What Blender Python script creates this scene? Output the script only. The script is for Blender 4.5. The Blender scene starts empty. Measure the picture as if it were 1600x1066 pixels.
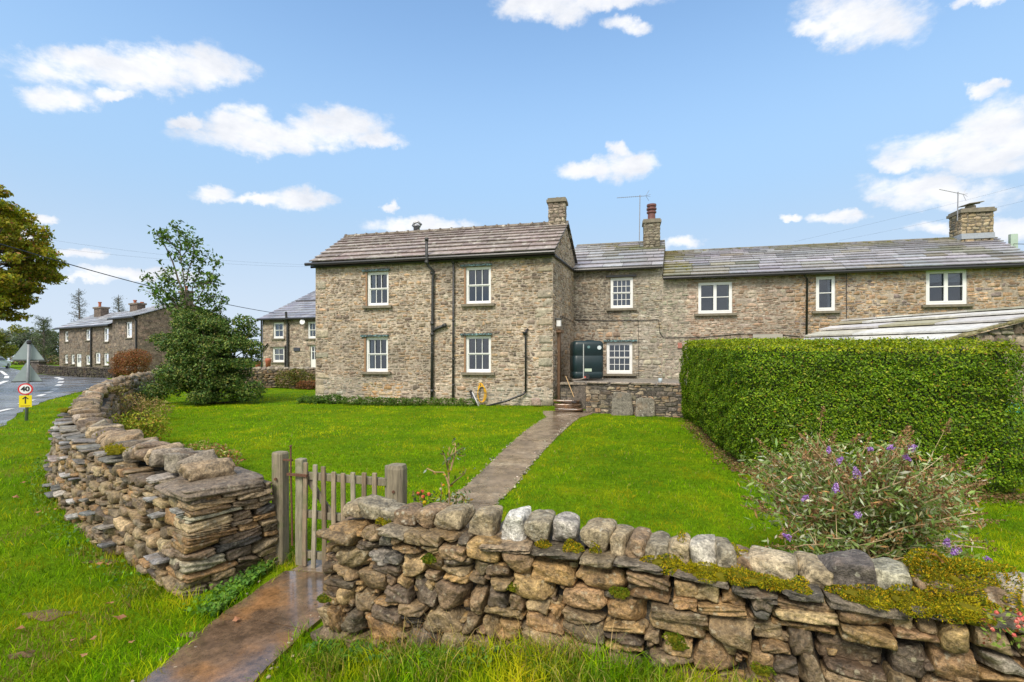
import bpy, math, random
import numpy as np
from mathutils import Matrix, Vector, noise as mn

# ------------------------------------------------------------------ camera, world, sun
scene = bpy.context.scene
C = bpy.data.collections.new('place'); scene.collection.children.link(C)
F, CX, HY, CH = 760.0, 800.0, 565.0, 1.75          # focal length in photo pixels, centre, horizon row, eye height
cam_d = bpy.data.cameras.new('camera'); cam = bpy.data.objects.new('camera', cam_d)
scene.collection.objects.link(cam); scene.camera = cam
cam.location = (0, 0, CH); cam.rotation_euler = (math.pi/2, 0, 0)
cam_d.sensor_fit = 'HORIZONTAL'; cam_d.sensor_width = 36; cam_d.lens = 36*F/1600
cam_d.shift_y = (HY-533)/1600; cam_d.clip_start = .05; cam_d.clip_end = 6000
scene.view_settings.view_transform = 'Standard'; scene.view_settings.look = 'None'
scene.view_settings.exposure = 1.2; scene.view_settings.gamma = 1
SUN_EL, SUN_AZ = 48, 205            # degrees; azimuth clockwise from +Y
world = bpy.data.worlds.new("World"); scene.world = world; world.use_nodes = True

def build_world():
    nt = world.node_tree; N = nt.nodes; L = nt.links; N.clear()
    def mth(op, a=None, b=None, c=None, clamp=False):
        n = N.new('ShaderNodeMath'); n.operation = op; n.use_clamp = clamp
        for i, v in enumerate((a, b, c)):
            if v is None: continue
            if isinstance(v, (int, float)): n.inputs[i].default_value = v
            else: L.new(v, n.inputs[i])
        return n.outputs[0]
    out = N.new('ShaderNodeOutputWorld'); bg = N.new('ShaderNodeBackground')
    sky = N.new('ShaderNodeTexSky'); sky.sky_type = 'NISHITA'; sky.sun_disc = False
    sky.sun_elevation = math.radians(SUN_EL); sky.sun_rotation = math.radians(SUN_AZ)
    sky.air_density = 1.0; sky.dust_density = 0.6; sky.ozone_density = 1.6; sky.altitude = 250
    tc = N.new('ShaderNodeTexCoord'); sep = N.new('ShaderNodeSeparateXYZ'); L.new(tc.outputs['Generated'], sep.inputs[0])
    # azimuth / elevation of the direction, wobbled by noise
    nz = N.new('ShaderNodeTexNoise'); nz.inputs['Scale'].default_value = 9; nz.inputs['Detail'].default_value = 7; nz.inputs['Roughness'].default_value = .62
    sc = N.new('ShaderNodeVectorMath'); sc.operation = 'MULTIPLY'; sc.inputs[1].default_value = (1, 1, 2.0)
    L.new(tc.outputs['Generated'], sc.inputs[0]); L.new(sc.outputs[0], nz.inputs['Vector'])
    nf = N.new('ShaderNodeTexNoise'); nf.inputs['Scale'].default_value = 30; nf.inputs['Detail'].default_value = 5; nf.inputs['Roughness'].default_value = .6
    L.new(sc.outputs[0], nf.inputs['Vector'])
    wn = N.new('ShaderNodeTexNoise'); wn.inputs['Scale'].default_value = 14; wn.inputs['Detail'].default_value = 8; wn.inputs['Roughness'].default_value = .62
    L.new(tc.outputs['Generated'], wn.inputs['Vector']); ws = N.new('ShaderNodeSeparateColor'); L.new(wn.outputs['Color'], ws.inputs[0])
    az = mth('ARCTAN2', sep.outputs[0], sep.outputs[1]); el = mth('ARCSINE', sep.outputs[2])
    az = mth('ADD', az, mth('MULTIPLY', mth('SUBTRACT', ws.outputs[0], .5), .10)); el = mth('ADD', el, mth('MULTIPLY', mth('SUBTRACT', ws.outputs[1], .5), .060))
    blobs = [  # photo-measured clouds: centre u, v and half sizes, in pixels, turned into angles
        (120,98,105,32),(225,108,150,42),(95,152,72,27),(330,112,72,32),(185,150,36,10),
        (282,187,34,14),(370,190,62,26),(430,215,135,26),(520,205,90,32),(590,222,52,12),
        (340,303,40,12),(410,312,60,10),(465,312,56,19),(610,322,15,8),(655,352,95,15),
        (850,12,80,30),(935,2,90,18),(985,40,38,15),(1340,28,100,52),(1290,50,70,22),(1530,5,42,13),
        (920,268,48,18),(985,262,46,26),(965,236,22,12),(1062,376,30,12),(1300,342,42,12),(1235,338,20,6),
        (1500,238,150,34),(1580,200,90,55),(1410,255,55,14),(1455,300,125,27),(1540,135,32,12),
        (1460,355,50,14),(1570,350,60,20),(55,341,28,8),(128,400,56,9),(210,430,110,10),(140,438,40,7),(30,380,34,30)]
    blobs += [(-500+260*i, -300-160*(i%3), 190, 70) for i in range(11)]  # added clouds above the view, unseen, for more neutral light
    m = None
    for (u, v, a, b) in blobs:
        dx, dz = (u-CX)/F, (HY-v)/F
        A = math.atan(dx); E = math.atan(dz*math.cos(A))
        ra = a/F*math.cos(A)**2; re = b/F*math.cos(A)*math.cos(E)**2
        slope = -dz*math.sin(A)/(1+(dz*math.cos(A))**2)      # a level cloud base, expressed in azimuth / elevation
        a_ = mth('SUBTRACT', az, A); dA = mth('MULTIPLY', a_, 1/ra)
        dE = mth('MULTIPLY', mth('SUBTRACT', mth('SUBTRACT', el, E), mth('MULTIPLY', a_, slope)), 1/re)
        # flat-ish base: lower half falls off faster
        r2 = mth('MULTIPLY_ADD', dA, dA, mth('MULTIPLY', dE, dE))
        f = mth('SUBTRACT', 1.0, r2)
        m = f if m is None else mth('SMOOTH_MAX', m, f, .35)
    nn = mth('ADD', mth('MULTIPLY', mth('SUBTRACT', nz.outputs[0], .5), 2.0), mth('MULTIPLY', mth('SUBTRACT', nf.outputs[0], .5), 1.8))
    dens = mth('ADD', mth('MAXIMUM', m, -1.6), nn)
    mask = N.new('ShaderNodeMapRange'); mask.interpolation_type = 'SMOOTHSTEP'
    mask.inputs['From Min'].default_value = -.40; mask.inputs['From Max'].default_value = 1.0
    L.new(dens, mask.inputs['Value'])
    # unseen broken cloud, added beside, behind and overhead to make the light less blue
    nb = N.new('ShaderNodeTexNoise'); nb.inputs['Scale'].default_value = 3.2; nb.inputs['Detail'].default_value = 6
    L.new(sc.outputs[0], nb.inputs['Vector'])
    back = N.new('ShaderNodeMapRange'); back.interpolation_type = 'SMOOTHSTEP'
    back.inputs['From Min'].default_value = .30; back.inputs['From Max'].default_value = .50; L.new(nb.outputs[0], back.inputs['Value'])
    rear = N.new('ShaderNodeMapRange'); rear.interpolation_type = 'SMOOTHSTEP'
    rear.inputs['From Min'].default_value = .45; rear.inputs['From Max'].default_value = .1; L.new(sep.outputs[1], rear.inputs['Value'])
    mm = mth('MAXIMUM', mask.outputs[0], mth('MULTIPLY', back.outputs[0], rear.outputs[0]))
    # low horizon haze veil
    veil = N.new('ShaderNodeMapRange'); veil.inputs['From Min'].default_value = 0.66; veil.inputs['From Max'].default_value = .20
    veil.inputs['To Max'].default_value = .95; veil.interpolation_type = 'SMOOTHSTEP'
    L.new(sep.outputs[2], veil.inputs['Value'])
    tint = N.new('ShaderNodeMix'); tint.data_type = 'RGBA'; tint.blend_type = 'MULTIPLY'; tint.inputs['Factor'].default_value = 1
    tint.inputs[7].default_value = SKY_TINT; L.new(sky.outputs[0], tint.inputs[6])
    k1 = N.new('ShaderNodeMix'); k1.data_type = 'RGBA'; k1.inputs[7].default_value = VEIL
    L.new(veil.outputs[0], k1.inputs['Factor']); L.new(tint.outputs[2], k1.inputs[6])
    low = N.new('ShaderNodeMapRange'); low.inputs['From Min'].default_value = .34; low.inputs['From Max'].default_value = .0; low.inputs['To Max'].default_value = .9; low.interpolation_type = 'SMOOTHSTEP'
    L.new(sep.outputs[2], low.inputs['Value'])
    k0 = k1; k1 = N.new('ShaderNodeMix'); k1.data_type = 'RGBA'; k1.inputs[7].default_value = PALE; L.new(low.outputs[0], k1.inputs['Factor']); L.new(k0.outputs[2], k1.inputs[6])
    k2 = N.new('ShaderNodeMix'); k2.data_type = 'RGBA'
    # cloud bodies a little greyer where thick and low
    cc = N.new('ShaderNodeMix'); cc.data_type = 'RGBA'; cc.inputs[6].default_value = CLOUD; cc.inputs[7].default_value = (2.55, 2.7, 3.0, 1)
    L.new(mth('MULTIPLY', mth('SUBTRACT', nz.outputs[0], .40), 3.0, clamp=True), cc.inputs['Factor'])
    L.new(mm, k2.inputs['Factor']); L.new(k1.outputs[2], k2.inputs[6]); L.new(cc.outputs[2], k2.inputs[7])
    L.new(k2.outputs[2], bg.inputs['Color']); bg.inputs['Strength'].default_value = SKY_S
    L.new(bg.outputs[0], out.inputs[0])
SKY_S = 0.13
SKY_TINT = (.92, 1.02, 1.0, 1); VEIL = (1.42, 2.12, 2.98, 1); PALE = (2.45, 2.75, 3.15, 1); CLOUD = (3.6, 3.6, 3.65, 1)
build_world()
world.cycles.sampling_method = 'MANUAL'; world.cycles.sample_map_resolution = 512
sun_d = bpy.data.lights.new('sun', 'SUN'); sun = bpy.data.objects.new('sun', sun_d); scene.collection.objects.link(sun)
sun_d.energy = 1.7; sun_d.angle = math.radians(20); sun_d.color = (1, .92, .80)
_a, _e = math.radians(SUN_AZ), math.radians(SUN_EL)
sun.rotation_euler = Vector((math.sin(_a)*math.cos(_e), math.cos(_a)*math.cos(_e), math.sin(_e))).to_track_quat('Z', 'Y').to_euler()

# ------------------------------------------------------------------ helpers
rng = np.random.default_rng(11); R = random.Random(5)
def P(u, v, Y): return np.array([(u-CX)/F*Y, Y, CH-(v-HY)/F*Y])
def lin(c):
    c = [x/255. for x in c]
    return tuple(x/12.92 if x <= .04045 else ((x+.055)/1.055)**2.4 for x in c)
GY = [(-60, 0), (4, 0), (14, .25), (28, .25), (45, .4), (52, .75), (60, .95), (120, 1.45), (4000, 1.45)]
def gz(x, y):
    x = np.asarray(x, float); y = np.asarray(y, float)
    z = np.interp(y, [a for a, b in GY], [b for a, b in GY])
    sx = np.clip((x+1.25)/1.9, 0, 1); sy = np.clip((4.2-y)/1.3, 0, 1)
    z = z + .27*(sx*sx*(3-2*sx))*(sy*sy*(3-2*sy))
    # small natural unevenness
    w = np.clip((40-y)/30, 0, 1)
    return z + w*.012*(np.sin(x*1.3+y*.7)+np.sin(x*.6-y*1.1+1))
def unit(v): v = np.asarray(v, float); return v/np.linalg.norm(v)
def vnoise(x, y, s, seed=0):
    x = np.asarray(x)*s+seed*17.3; y = np.asarray(y)*s+seed*9.1
    xi = np.floor(x).astype(int); yi = np.floor(y).astype(int); fx = x-xi; fy = y-yi
    fx = fx*fx*(3-2*fx); fy = fy*fy*(3-2*fy)
    def h(a, b):
        n = np.sin(a*127.1+b*311.7+seed*74.7)*43758.5453
        return n-np.floor(n)
    return (h(xi, yi)*(1-fx)+h(xi+1, yi)*fx)*(1-fy)+(h(xi, yi+1)*(1-fx)+h(xi+1, yi+1)*fx)*fy

class MB:
    """collects geometry and links it as one mesh object"""
    def __init__(s): s.V = []; s.Fs = []; s.Cc = []; s.n = 0
    def add(s, V, Fc, col=(.5, .5, .5)):
        V = np.asarray(V, float).reshape(-1, 3)
        col = np.asarray(col, float)
        if col.ndim == 1: col = np.tile(col, (len(V), 1))
        s.V.append(V); s.Cc.append(col)
        groups = Fc if isinstance(Fc, list) and len(Fc) and isinstance(Fc[0], np.ndarray) else None
        if groups is None:
            by = {}
            for f in Fc: by.setdefault(len(f), []).append(f)
            groups = [np.array(v, dtype=np.int64) for v in by.values()]
        for g in groups:
            if len(g): s.Fs.append(g+s.n)
        s.n += len(V)
    def box(s, c, size, M=None, col=(.5, .5, .5), taper=1.0):
        h = np.array(size)/2.
        v = np.array([[x, y, z] for z in (-1, 1) for y in (-1, 1) for x in (-1, 1)], float)*h
        v[4:, :2] *= taper
        if M is not None: v = v @ np.asarray(M, float).T
        s.add(v+np.asarray(c, float), [(0, 2, 3, 1), (4, 5, 7, 6), (0, 1, 5, 4), (2, 6, 7, 3), (0, 4, 6, 2), (1, 3, 7, 5)], col)
    def tube(s, pts, r, n=8, col=(.5, .5, .5), caps=True):
        pts = np.asarray(pts, float); k = len(pts)
        r = np.full(k, r) if np.isscalar(r) else np.asarray(r, float)
        t = np.gradient(pts, axis=0); t /= np.maximum(np.linalg.norm(t, axis=1, keepdims=True), 1e-9)
        ref = np.array([0, 0, 1.]) if abs(t[:, 2]).mean() < .8 else np.array([1., 0, 0])
        a = np.cross(t, ref); a /= np.maximum(np.linalg.norm(a, axis=1, keepdims=True), 1e-9); b = np.cross(t, a)
        th = np.linspace(0, 2*math.pi, n, endpoint=False)
        ring = pts[:, None]+r[:, None, None]*(a[:, None]*np.cos(th)[None, :, None]+b[:, None]*np.sin(th)[None, :, None])
        q = []
        for i in range(k-1):
            for j in range(n):
                q.append((i*n+j, i*n+(j+1) % n, (i+1)*n+(j+1) % n, (i+1)*n+j))
        f = [np.array(q)]
        if caps and n > 2: f += [np.array([tuple(range(n))[::-1]]), np.array([tuple((k-1)*n+j for j in range(n))])]
        s.add(ring.reshape(-1, 3), f, col)
    def poly(s, pts, col=(.5, .5, .5)): s.add(pts, [tuple(range(len(pts)))], col)
    def lathe(s, c, prof, n=16, col=(.5, .5, .5)):
        th = np.linspace(0, 2*math.pi, n, endpoint=False); v = []
        for r, z in prof: v += [(c[0]+r*math.cos(t), c[1]+r*math.sin(t), c[2]+z) for t in th]
        k = len(prof); f = [(i*n+j, i*n+(j+1) % n, (i+1)*n+(j+1) % n, (i+1)*n+j) for i in range(k-1) for j in range(n)]
        f += [tuple(range(n))[::-1], tuple((k-1)*n+j for j in range(n))]
        s.add(v, f, col)
    def build(s, name, mat, root=None, smooth=False, **tags):
        V = np.concatenate(s.V); col = np.concatenate(s.Cc)
        me = bpy.data.meshes.new(name)
        loops = np.concatenate([f.reshape(-1) for f in s.Fs]); tot = np.concatenate([np.full(len(f), f.shape[1]) for f in s.Fs])
        start = np.concatenate([[0], np.cumsum(tot)[:-1]])
        me.vertices.add(len(V)); me.vertices.foreach_set('co', V.astype(np.float32).ravel())
        me.loops.add(len(loops)); me.loops.foreach_set('vertex_index', loops.astype(np.int32))
        me.polygons.add(len(tot)); me.polygons.foreach_set('loop_start', start.astype(np.int32)); me.polygons.foreach_set('loop_total', tot.astype(np.int32))
        me.update(calc_edges=True)
        at = me.attributes.new('col', 'FLOAT_COLOR', 'POINT')
        at.data.foreach_set('color', np.concatenate([col, np.ones((len(col), 1))], 1).astype(np.float32).ravel())
        me.polygons.foreach_set('use_smooth', np.full(len(tot), bool(smooth)))
        me.materials.append(mat)
        o = bpy.data.objects.new(name, me); C.objects.link(o)
        if root is not None:
            o.parent = root
            if root.type == 'EMPTY': o.matrix_parent_inverse = Matrix.Translation(root.location).inverted()
        for k, v in tags.items(): o[k] = v
        return o
def part(mb, name, mat, root, **k): return mb.build(name, mat, root, **k)
def thing(name, loc, label, cat, group=None):
    o = bpy.data.objects.new(name, None); C.objects.link(o); o.location = [float(a) for a in loc]; o.empty_display_size = .2
    o['label'] = label; o['category'] = cat
    if group: o['group'] = group
    return o
def tag(o, label, cat, group=None):
    o['label'] = label; o['category'] = cat
    if group: o['group'] = group
    return o
def copy_tree(root, loc, rz=0., scale=1., label=None):
    r = root.copy(); C.objects.link(r); r.location = loc; r.rotation_euler = (0, 0, rz); r.scale = (scale,)*3
    if label: r['label'] = label
    for ch in root.children:
        c = ch.copy(); C.objects.link(c); c.parent = r
        for g in ch.children:
            d = g.copy(); C.objects.link(d); d.parent = c
    return r

# ------------------------------------------------------------------ materials
def newmat(name):
    m = bpy.data.materials.new(name); m.use_nodes = True; nt = m.node_tree
    return m, nt, nt.nodes, nt.links, nt.nodes['Principled BSDF']
def node_noise(N, L, vec, scale, detail=4, rough=.55):
    n = N.new('ShaderNodeTexNoise'); n.inputs['Scale'].default_value = scale; n.inputs['Detail'].default_value = detail; n.inputs['Roughness'].default_value = rough
    if vec is not None: L.new(vec, n.inputs['Vector'])
    return n.outputs[0]
def ramp(N, L, fac, stops, interp='LINEAR'):
    n = N.new('ShaderNodeValToRGB'); n.color_ramp.interpolation = interp
    els = n.color_ramp.elements
    while len(els) < len(stops): els.new(.5)
    for e, (p, c) in zip(els, stops):
        e.position = p; e.color = (c if len(c) == 4 else tuple(c)+(1,)) if not np.isscalar(c) else (c, c, c, 1)
    L.new(fac, n.inputs[0]); return n.outputs[0]
def mixc(N, L, fac, a, b, blend='MIX'):
    n = N.new('ShaderNodeMix'); n.data_type = 'RGBA'; n.blend_type = blend
    for sock, v in ((n.inputs['Factor'], fac), (n.inputs[6], a), (n.inputs[7], b)):
        if isinstance(v, (int, float)): sock.default_value = v
        elif isinstance(v, tuple): sock.default_value = v if len(v) == 4 else v+(1,)
        else: L.new(v, sock)
    return n.outputs[2]
def bump(N, L, P_, h, strength, dist):
    b = N.new('ShaderNodeBump'); b.inputs['Strength'].default_value = strength; b.inputs['Distance'].default_value = dist
    L.new(h, b.inputs['Height']); L.new(b.outputs[0], P_.inputs['Normal'])

def stone_mat(name, s=1.0, lichen=.25, bump_d=.012, rough=.8, lich_col=(.5, .49, .42), moss=.0, blotch=.75, big=False, con=1.0):
    m, nt, N, L, B = newmat(name)
    tc = N.new('ShaderNodeTexCoord'); v = tc.outputs['Object']
    a = N.new('ShaderNodeAttribute'); a.attribute_name = 'col'
    n1 = node_noise(N, L, v, 9*s, 6, .65); n2 = node_noise(N, L, v, 38*s, 5, .6); n3 = node_noise(N, L, v, 3.1*s, 4)
    c = mixc(N, L, 1.0, a.outputs['Color'], ramp(N, L, n1, [(.30, 1-blotch*.75), (.5, 1.0), (.70, 1+blotch*.75)]), 'MULTIPLY')
    n5 = node_noise(N, L, v, 130*s, 3, .6)
    c = mixc(N, L, 1.0, c, ramp(N, L, n2, [(.32, 1-.5*con), (.68, 1+.5*con)]), 'MULTIPLY')
    c = mixc(N, L, 1.0, c, ramp(N, L, n5, [(.3, 1-.3*con), (.7, 1+.3*con)]), 'MULTIPLY')
    if big: c = mixc(N, L, 1.0, c, ramp(N, L, node_noise(N, L, v, .75, 5, .7), [(.34, .70), (.5, .99), (.66, 1.22)]), 'MULTIPLY')
    # rusty bleed
    c = mixc(N, L, ramp(N, L, n3, [(.57, 0.0), (.74, .32)]), c, (.25, .14, .06))
    # lichen discs
    vo = N.new('ShaderNodeTexVoronoi'); vo.inputs['Scale'].default_value = 16*s; L.new(v, vo.inputs['Vector'])
    sp = ramp(N, L, vo.outputs['Distance'], [(.20, 1.0), (.30, 0.0)])
    n4 = node_noise(N, L, v, 6*s, 5, .7)
    msk = mixc(N, L, 1.0, sp, ramp(N, L, n4, [(.50, 0.0), (.60, 1.0)]), 'MULTIPLY')
    patch = ramp(N, L, node_noise(N, L, v, 14*s, 7, .75), [(.60-.1*lichen, 0.0), (.70-.1*lichen, 1.0)])
    msk = mixc(N, L, 1.0, msk, patch, 'LIGHTEN'); msk = mixc(N, L, 1.0, msk, (lichen*2.2,)*3, 'MULTIPLY')
    c = mixc(N, L, msk, c, lich_col)
    if moss:
        mo = ramp(N, L, node_noise(N, L, v, 5*s, 6, .7), [(.60-.12*moss, 0.0), (.68-.12*moss, .85)])
        c = mixc(N, L, mo, c, (.10, .12, .02))
    L.new(c, B.inputs['Base Color']); B.inputs['Roughness'].default_value = rough
    add = N.new('ShaderNodeMath'); add.operation = 'ADD'; L.new(n1, add.inputs[0])
    h2 = N.new('ShaderNodeMath'); h2.operation = 'MULTIPLY'; h2.inputs[1].default_value = .8; L.new(n2, h2.inputs[0]); L.new(h2.outputs[0], add.inputs[1])
    bump(N, L, B, add.outputs[0], .9, bump_d)
    return m
def leaf_mat(name, rough=.5, trans=.28, spec=.4):
    m, nt, N, L, B = newmat(name)
    a = N.new('ShaderNodeAttribute'); a.attribute_name = 'col'
    L.new(a.outputs['Color'], B.inputs['Base Color']); B.inputs['Roughness'].default_value = rough
    B.inputs['Specular IOR Level'].default_value = spec
    t = N.new('ShaderNodeBsdfTranslucent'); mx = N.new('ShaderNodeMixShader'); mx.inputs[0].default_value = trans
    L.new(mixc(N, L, 1.0, a.outputs['Color'], (1.25, 1.3, .6), 'MULTIPLY'), t.inputs['Color'])
    L.new(B.outputs[0], mx.inputs[1]); L.new(t.outputs[0], mx.inputs[2]); L.new(mx.outputs[0], N['Material Output'].inputs[0])
    return m
def plain(name, col, rough=.5, metal=0, var=.25, s=12, bmp=.002, col2=None, thr=(.5, .7), spec=.5):
    m, nt, N, L, B = newmat(name)
    tc = N.new('ShaderNodeTexCoord'); v = tc.outputs['Object']; n = node_noise(N, L, v, s, 6, .65)
    c = mixc(N, L, 1.0, tuple(col), ramp(N, L, n, [(.25, 1-var), (.75, 1+var)]), 'MULTIPLY')
    if col2: c = mixc(N, L, ramp(N, L, node_noise(N, L, v, s*1.7, 7, .7), [(thr[0], 0.0), (thr[1], 1.0)]), c, tuple(col2))
    L.new(c, B.inputs['Base Color']); B.inputs['Roughness'].default_value = rough; B.inputs['Metallic'].default_value = metal
    B.inputs['Specular IOR Level'].default_value = spec
    if bmp: bump(N, L, B, n, .6, bmp)
    return m
def attr_mat(name, rough=.6, s=10, var=.35, bmp=.004, stretch=None, col2=None, thr=(.55, .7), spec=.5):
    m, nt, N, L, B = newmat(name)
    tc = N.new('ShaderNodeTexCoord'); v = tc.outputs['Object']
    if stretch:
        mp = N.new('ShaderNodeMapping'); mp.inputs['Scale'].default_value = stretch; L.new(v, mp.inputs[0]); v = mp.outputs[0]
    a = N.new('ShaderNodeAttribute'); a.attribute_name = 'col'
    n = node_noise(N, L, v, s, 7, .68)
    c = mixc(N, L, 1.0, a.outputs['Color'], ramp(N, L, n, [(.28, 1-var), (.72, 1+var)]), 'MULTIPLY')
    if col2: c = mixc(N, L, ramp(N, L, node_noise(N, L, tc.outputs['Object'], s*.6, 7, .7), [(thr[0], 0.0), (thr[1], 1.0)]), c, tuple(col2))
    L.new(c, B.inputs['Base Color']); B.inputs['Roughness'].default_value = rough; B.inputs['Specular IOR Level'].default_value = spec
    bump(N, L, B, n, .7, bmp)
    return m
M = {}
M['near'] = stone_mat('drystone near', 1.6, .27, .018, .6, (.46, .41, .28), blotch=.95)
M['cope'] = stone_mat('cope stone', 1.5, .30, .018, .75, (.50, .47, .37), blotch=.9)
M['left'] = stone_mat('drystone left', 1.4, .24, .015, .62, (.40, .37, .28), blotch=.85); M['copel'] = stone_mat('cope left', 1.5, .18, .016, .7, (.42, .38, .29))
M['house'] = stone_mat('house rubble', 1.1, .26, .012, .85, (.50, .47, .39), blotch=.55, big=True, con=.5)
M['terr'] = stone_mat('terrace rubble', 1.1, .16, .012, .85, (.48, .43, .35), blotch=.55, big=True, con=.6)
M['far'] = stone_mat('far rubble', .4, .10, .02, .9, (.38, .34, .28))
M['leaf'] = leaf_mat('leaves', .6, .28, .25); M['gloss'] = leaf_mat('glossy leaves', .5, .25, .22)
M['grass'] = leaf_mat('grass blades', .75, .35, .06)
M['moss'] = leaf_mat('moss fronds', .9, .2, .1)
M['white'] = plain('white paint', (.80, .80, .78), .4, var=.06, s=6, bmp=.0005)
M['black'] = plain('weathered black iron', (.035, .035, .035), .5, var=.5, s=14, bmp=.001, col2=(.32, .32, .30), thr=(.60, .66))
M['plastic'] = plain('black plastic', (.025, .025, .027), .35, var=.2)
M['sill'] = plain('stone sill', (.20, .175, .13), .85, var=.35, s=9, bmp=.004)
M['lintel'] = plain('flaking lintel paint', (.03, .035, .04), .6, var=.3, s=18, bmp=.002, col2=(.22, .42, .42), thr=(.51, .58))
M['wood'] = attr_mat('weathered timber', .8, 16, .5, .003, (3.5, 3.5, .35), (.16, .17, .075), (.52, .72))
M['rust'] = plain('rusty iron', (.12, .055, .03), .8, var=.5, s=60)
M['slate'] = attr_mat('stone slates wet', .30, 7, .26, .006, None, (.13, .12, .05), (.70, .82))
M['slateb'] = attr_mat('brown stone slates', .55, 7, .35, .006, None, (.46, .43, .38), (.55, .61))
M['pale'] = attr_mat('pale stone slabs', .6, 7, .3, .006, None, (.16, .15, .06), (.62, .72)); M['lead'] = plain('lead sheet', (.33, .36, .40), .5, var=.15)
M['tank'] = plain('green tank plastic', (.008, .024, .028), .4, var=.2, s=4)
M['alu'] = plain('aluminium', (.30, .30, .31), .45, .8, var=.2)
M['grey'] = plain('galvanised grey', (.22, .24, .25), .5, .3, var=.15)
M['terracotta'] = plain('terracotta', (.42, .13, .07), .8, var=.25)
M['potbrown'] = plain('glazed brown pot', (.16, .065, .055), .5, var=.25)
M['yellow'] = plain('yellow hose', (.75, .42, .02), .45, var=.1)
M['bark'] = attr_mat('bark', .9, 12, .4, .01)
M['attr'] = attr_mat('painted', .45, 3, .06, .0005)
M['flag'] = stone_mat('flagstone', 1.0, .35, .006, .85)
M['brownpaint'] = plain('brown door paint', (.22, .13, .075), .7, var=.25, s=8)
def glass_mat(name='window glass', k=.07, dark=(.55, .6, .65)):
    m, nt, N, L, B = newmat(name)
    g = N.new('ShaderNodeBsdfGlossy'); g.inputs['Roughness'].default_value = .03; g.inputs['Color'].default_value = (.9, .95, 1, 1)
    t = N.new('ShaderNodeBsdfTransparent'); t.inputs['Color'].default_value = dark+(1,)
    lw = N.new('ShaderNodeLayerWeight'); lw.inputs['Blend'].default_value = .25
    ad = N.new('ShaderNodeMath'); ad.operation = 'ADD'; ad.inputs[1].default_value = k; ad.use_clamp = True; L.new(lw.outputs['Fresnel'], ad.inputs[0])
    mx = N.new('ShaderNodeMixShader'); L.new(ad.outputs[0], mx.inputs[0]); L.new(t.outputs[0], mx.inputs[1]); L.new(g.outputs[0], mx.inputs[2])
    L.new(mx.outputs[0], N['Material Output'].inputs[0]); return m
M['glass'] = glass_mat()
def ground_mat():
    m, nt, N, L, B = newmat('turf')
    tc = N.new('ShaderNodeTexCoord'); v = tc.outputs['Object']
    n1 = node_noise(N, L, v, .9, 5, .6); n2 = node_noise(N, L, v, 14, 5, .7); n3 = node_noise(N, L, v, 90, 3, .6)
    c = ramp(N, L, n1, [(.3, (.075, .16, .003)), (.5, (.11, .21, .003)), (.68, (.17, .25, .004))])
    c = mixc(N, L, 1.0, c, ramp(N, L, n2, [(.3, .6), (.7, 1.35)]), 'MULTIPLY')
    c = mixc(N, L, 1.0, c, ramp(N, L, n3, [(.3, .6), (.7, 1.4)]), 'MULTIPLY')
    L.new(c, B.inputs['Base Color']); B.inputs['Roughness'].default_value = .9; B.inputs['Specular IOR Level'].default_value = .05
    bump(N, L, B, n3, 1, .02); return m
M['turf'] = ground_mat()
def wet_mat(name, stops, s=2.2, r=(.12, .6), bd=.004, coat=0.):
    m, nt, N, L, B = newmat(name)
    tc = N.new('ShaderNodeTexCoord'); v = tc.outputs['Object']
    n1 = node_noise(N, L, v, s, 6, .6); n2 = node_noise(N, L, v, s*12, 6, .7); n3 = node_noise(N, L, v, s*60, 3, .6)
    c = ramp(N, L, n1, stops); c = mixc(N, L, 1.0, c, ramp(N, L, n2, [(.3, .7), (.7, 1.3)]), 'MULTIPLY')
    c = mixc(N, L, 1.0, c, ramp(N, L, n3, [(.3, .8), (.7, 1.25)]), 'MULTIPLY')
    L.new(c, B.inputs['Base Color'])
    st_ = node_noise(N, L, v, s*3.3, 8, .75); c = mixc(N, L, 1.0, c, ramp(N, L, st_, [(.36, .55), (.5, 1.0), (.62, 1.35)]), 'MULTIPLY'); L.new(c, B.inputs['Base Color'])
    ro = ramp(N, L, node_noise(N, L, v, s*.9, 4, .6), [(.40, r[0]), (.62, r[1])]); L.new(ro, B.inputs['Roughness'])
    ad = N.new('ShaderNodeMath'); ad.operation = 'MULTIPLY_ADD'; ad.inputs[1].default_value = .4; L.new(n3, ad.inputs[0]); L.new(n2, ad.inputs[2])
    bump(N, L, B, ad.outputs[0], .35, bd); B.inputs['Coat Weight'].default_value = coat; B.inputs['Coat Roughness'].default_value = .12; return m
M['wetpath'] = wet_mat('wet sandstone flag', [(.35, (.09, .058, .036)), (.52, (.16, .10, .06)), (.64, (.25, .13, .055))], 2.4, (.08, .30), .003, 1.0)
M['path'] = wet_mat('damp garden flag', [(.35, (.14, .105, .07)), (.55, (.24, .18, .12)), (.70, (.33, .27, .19))], 2.0, (.15, .5), .004, .35)
M['road'] = wet_mat('wet asphalt', [(.35, (.11, .11, .118)), (.6, (.16, .16, .17))], .8, (.12, .36), .005)
M['mark'] = plain('road paint', (.72, .72, .70), .6, var=.2, s=20)
M['soil'] = plain('soil and litter', (.13, .075, .035), .9, var=.5, s=18, bmp=.02, col2=(.10, .13, .02), thr=(.5, .62))

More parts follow.
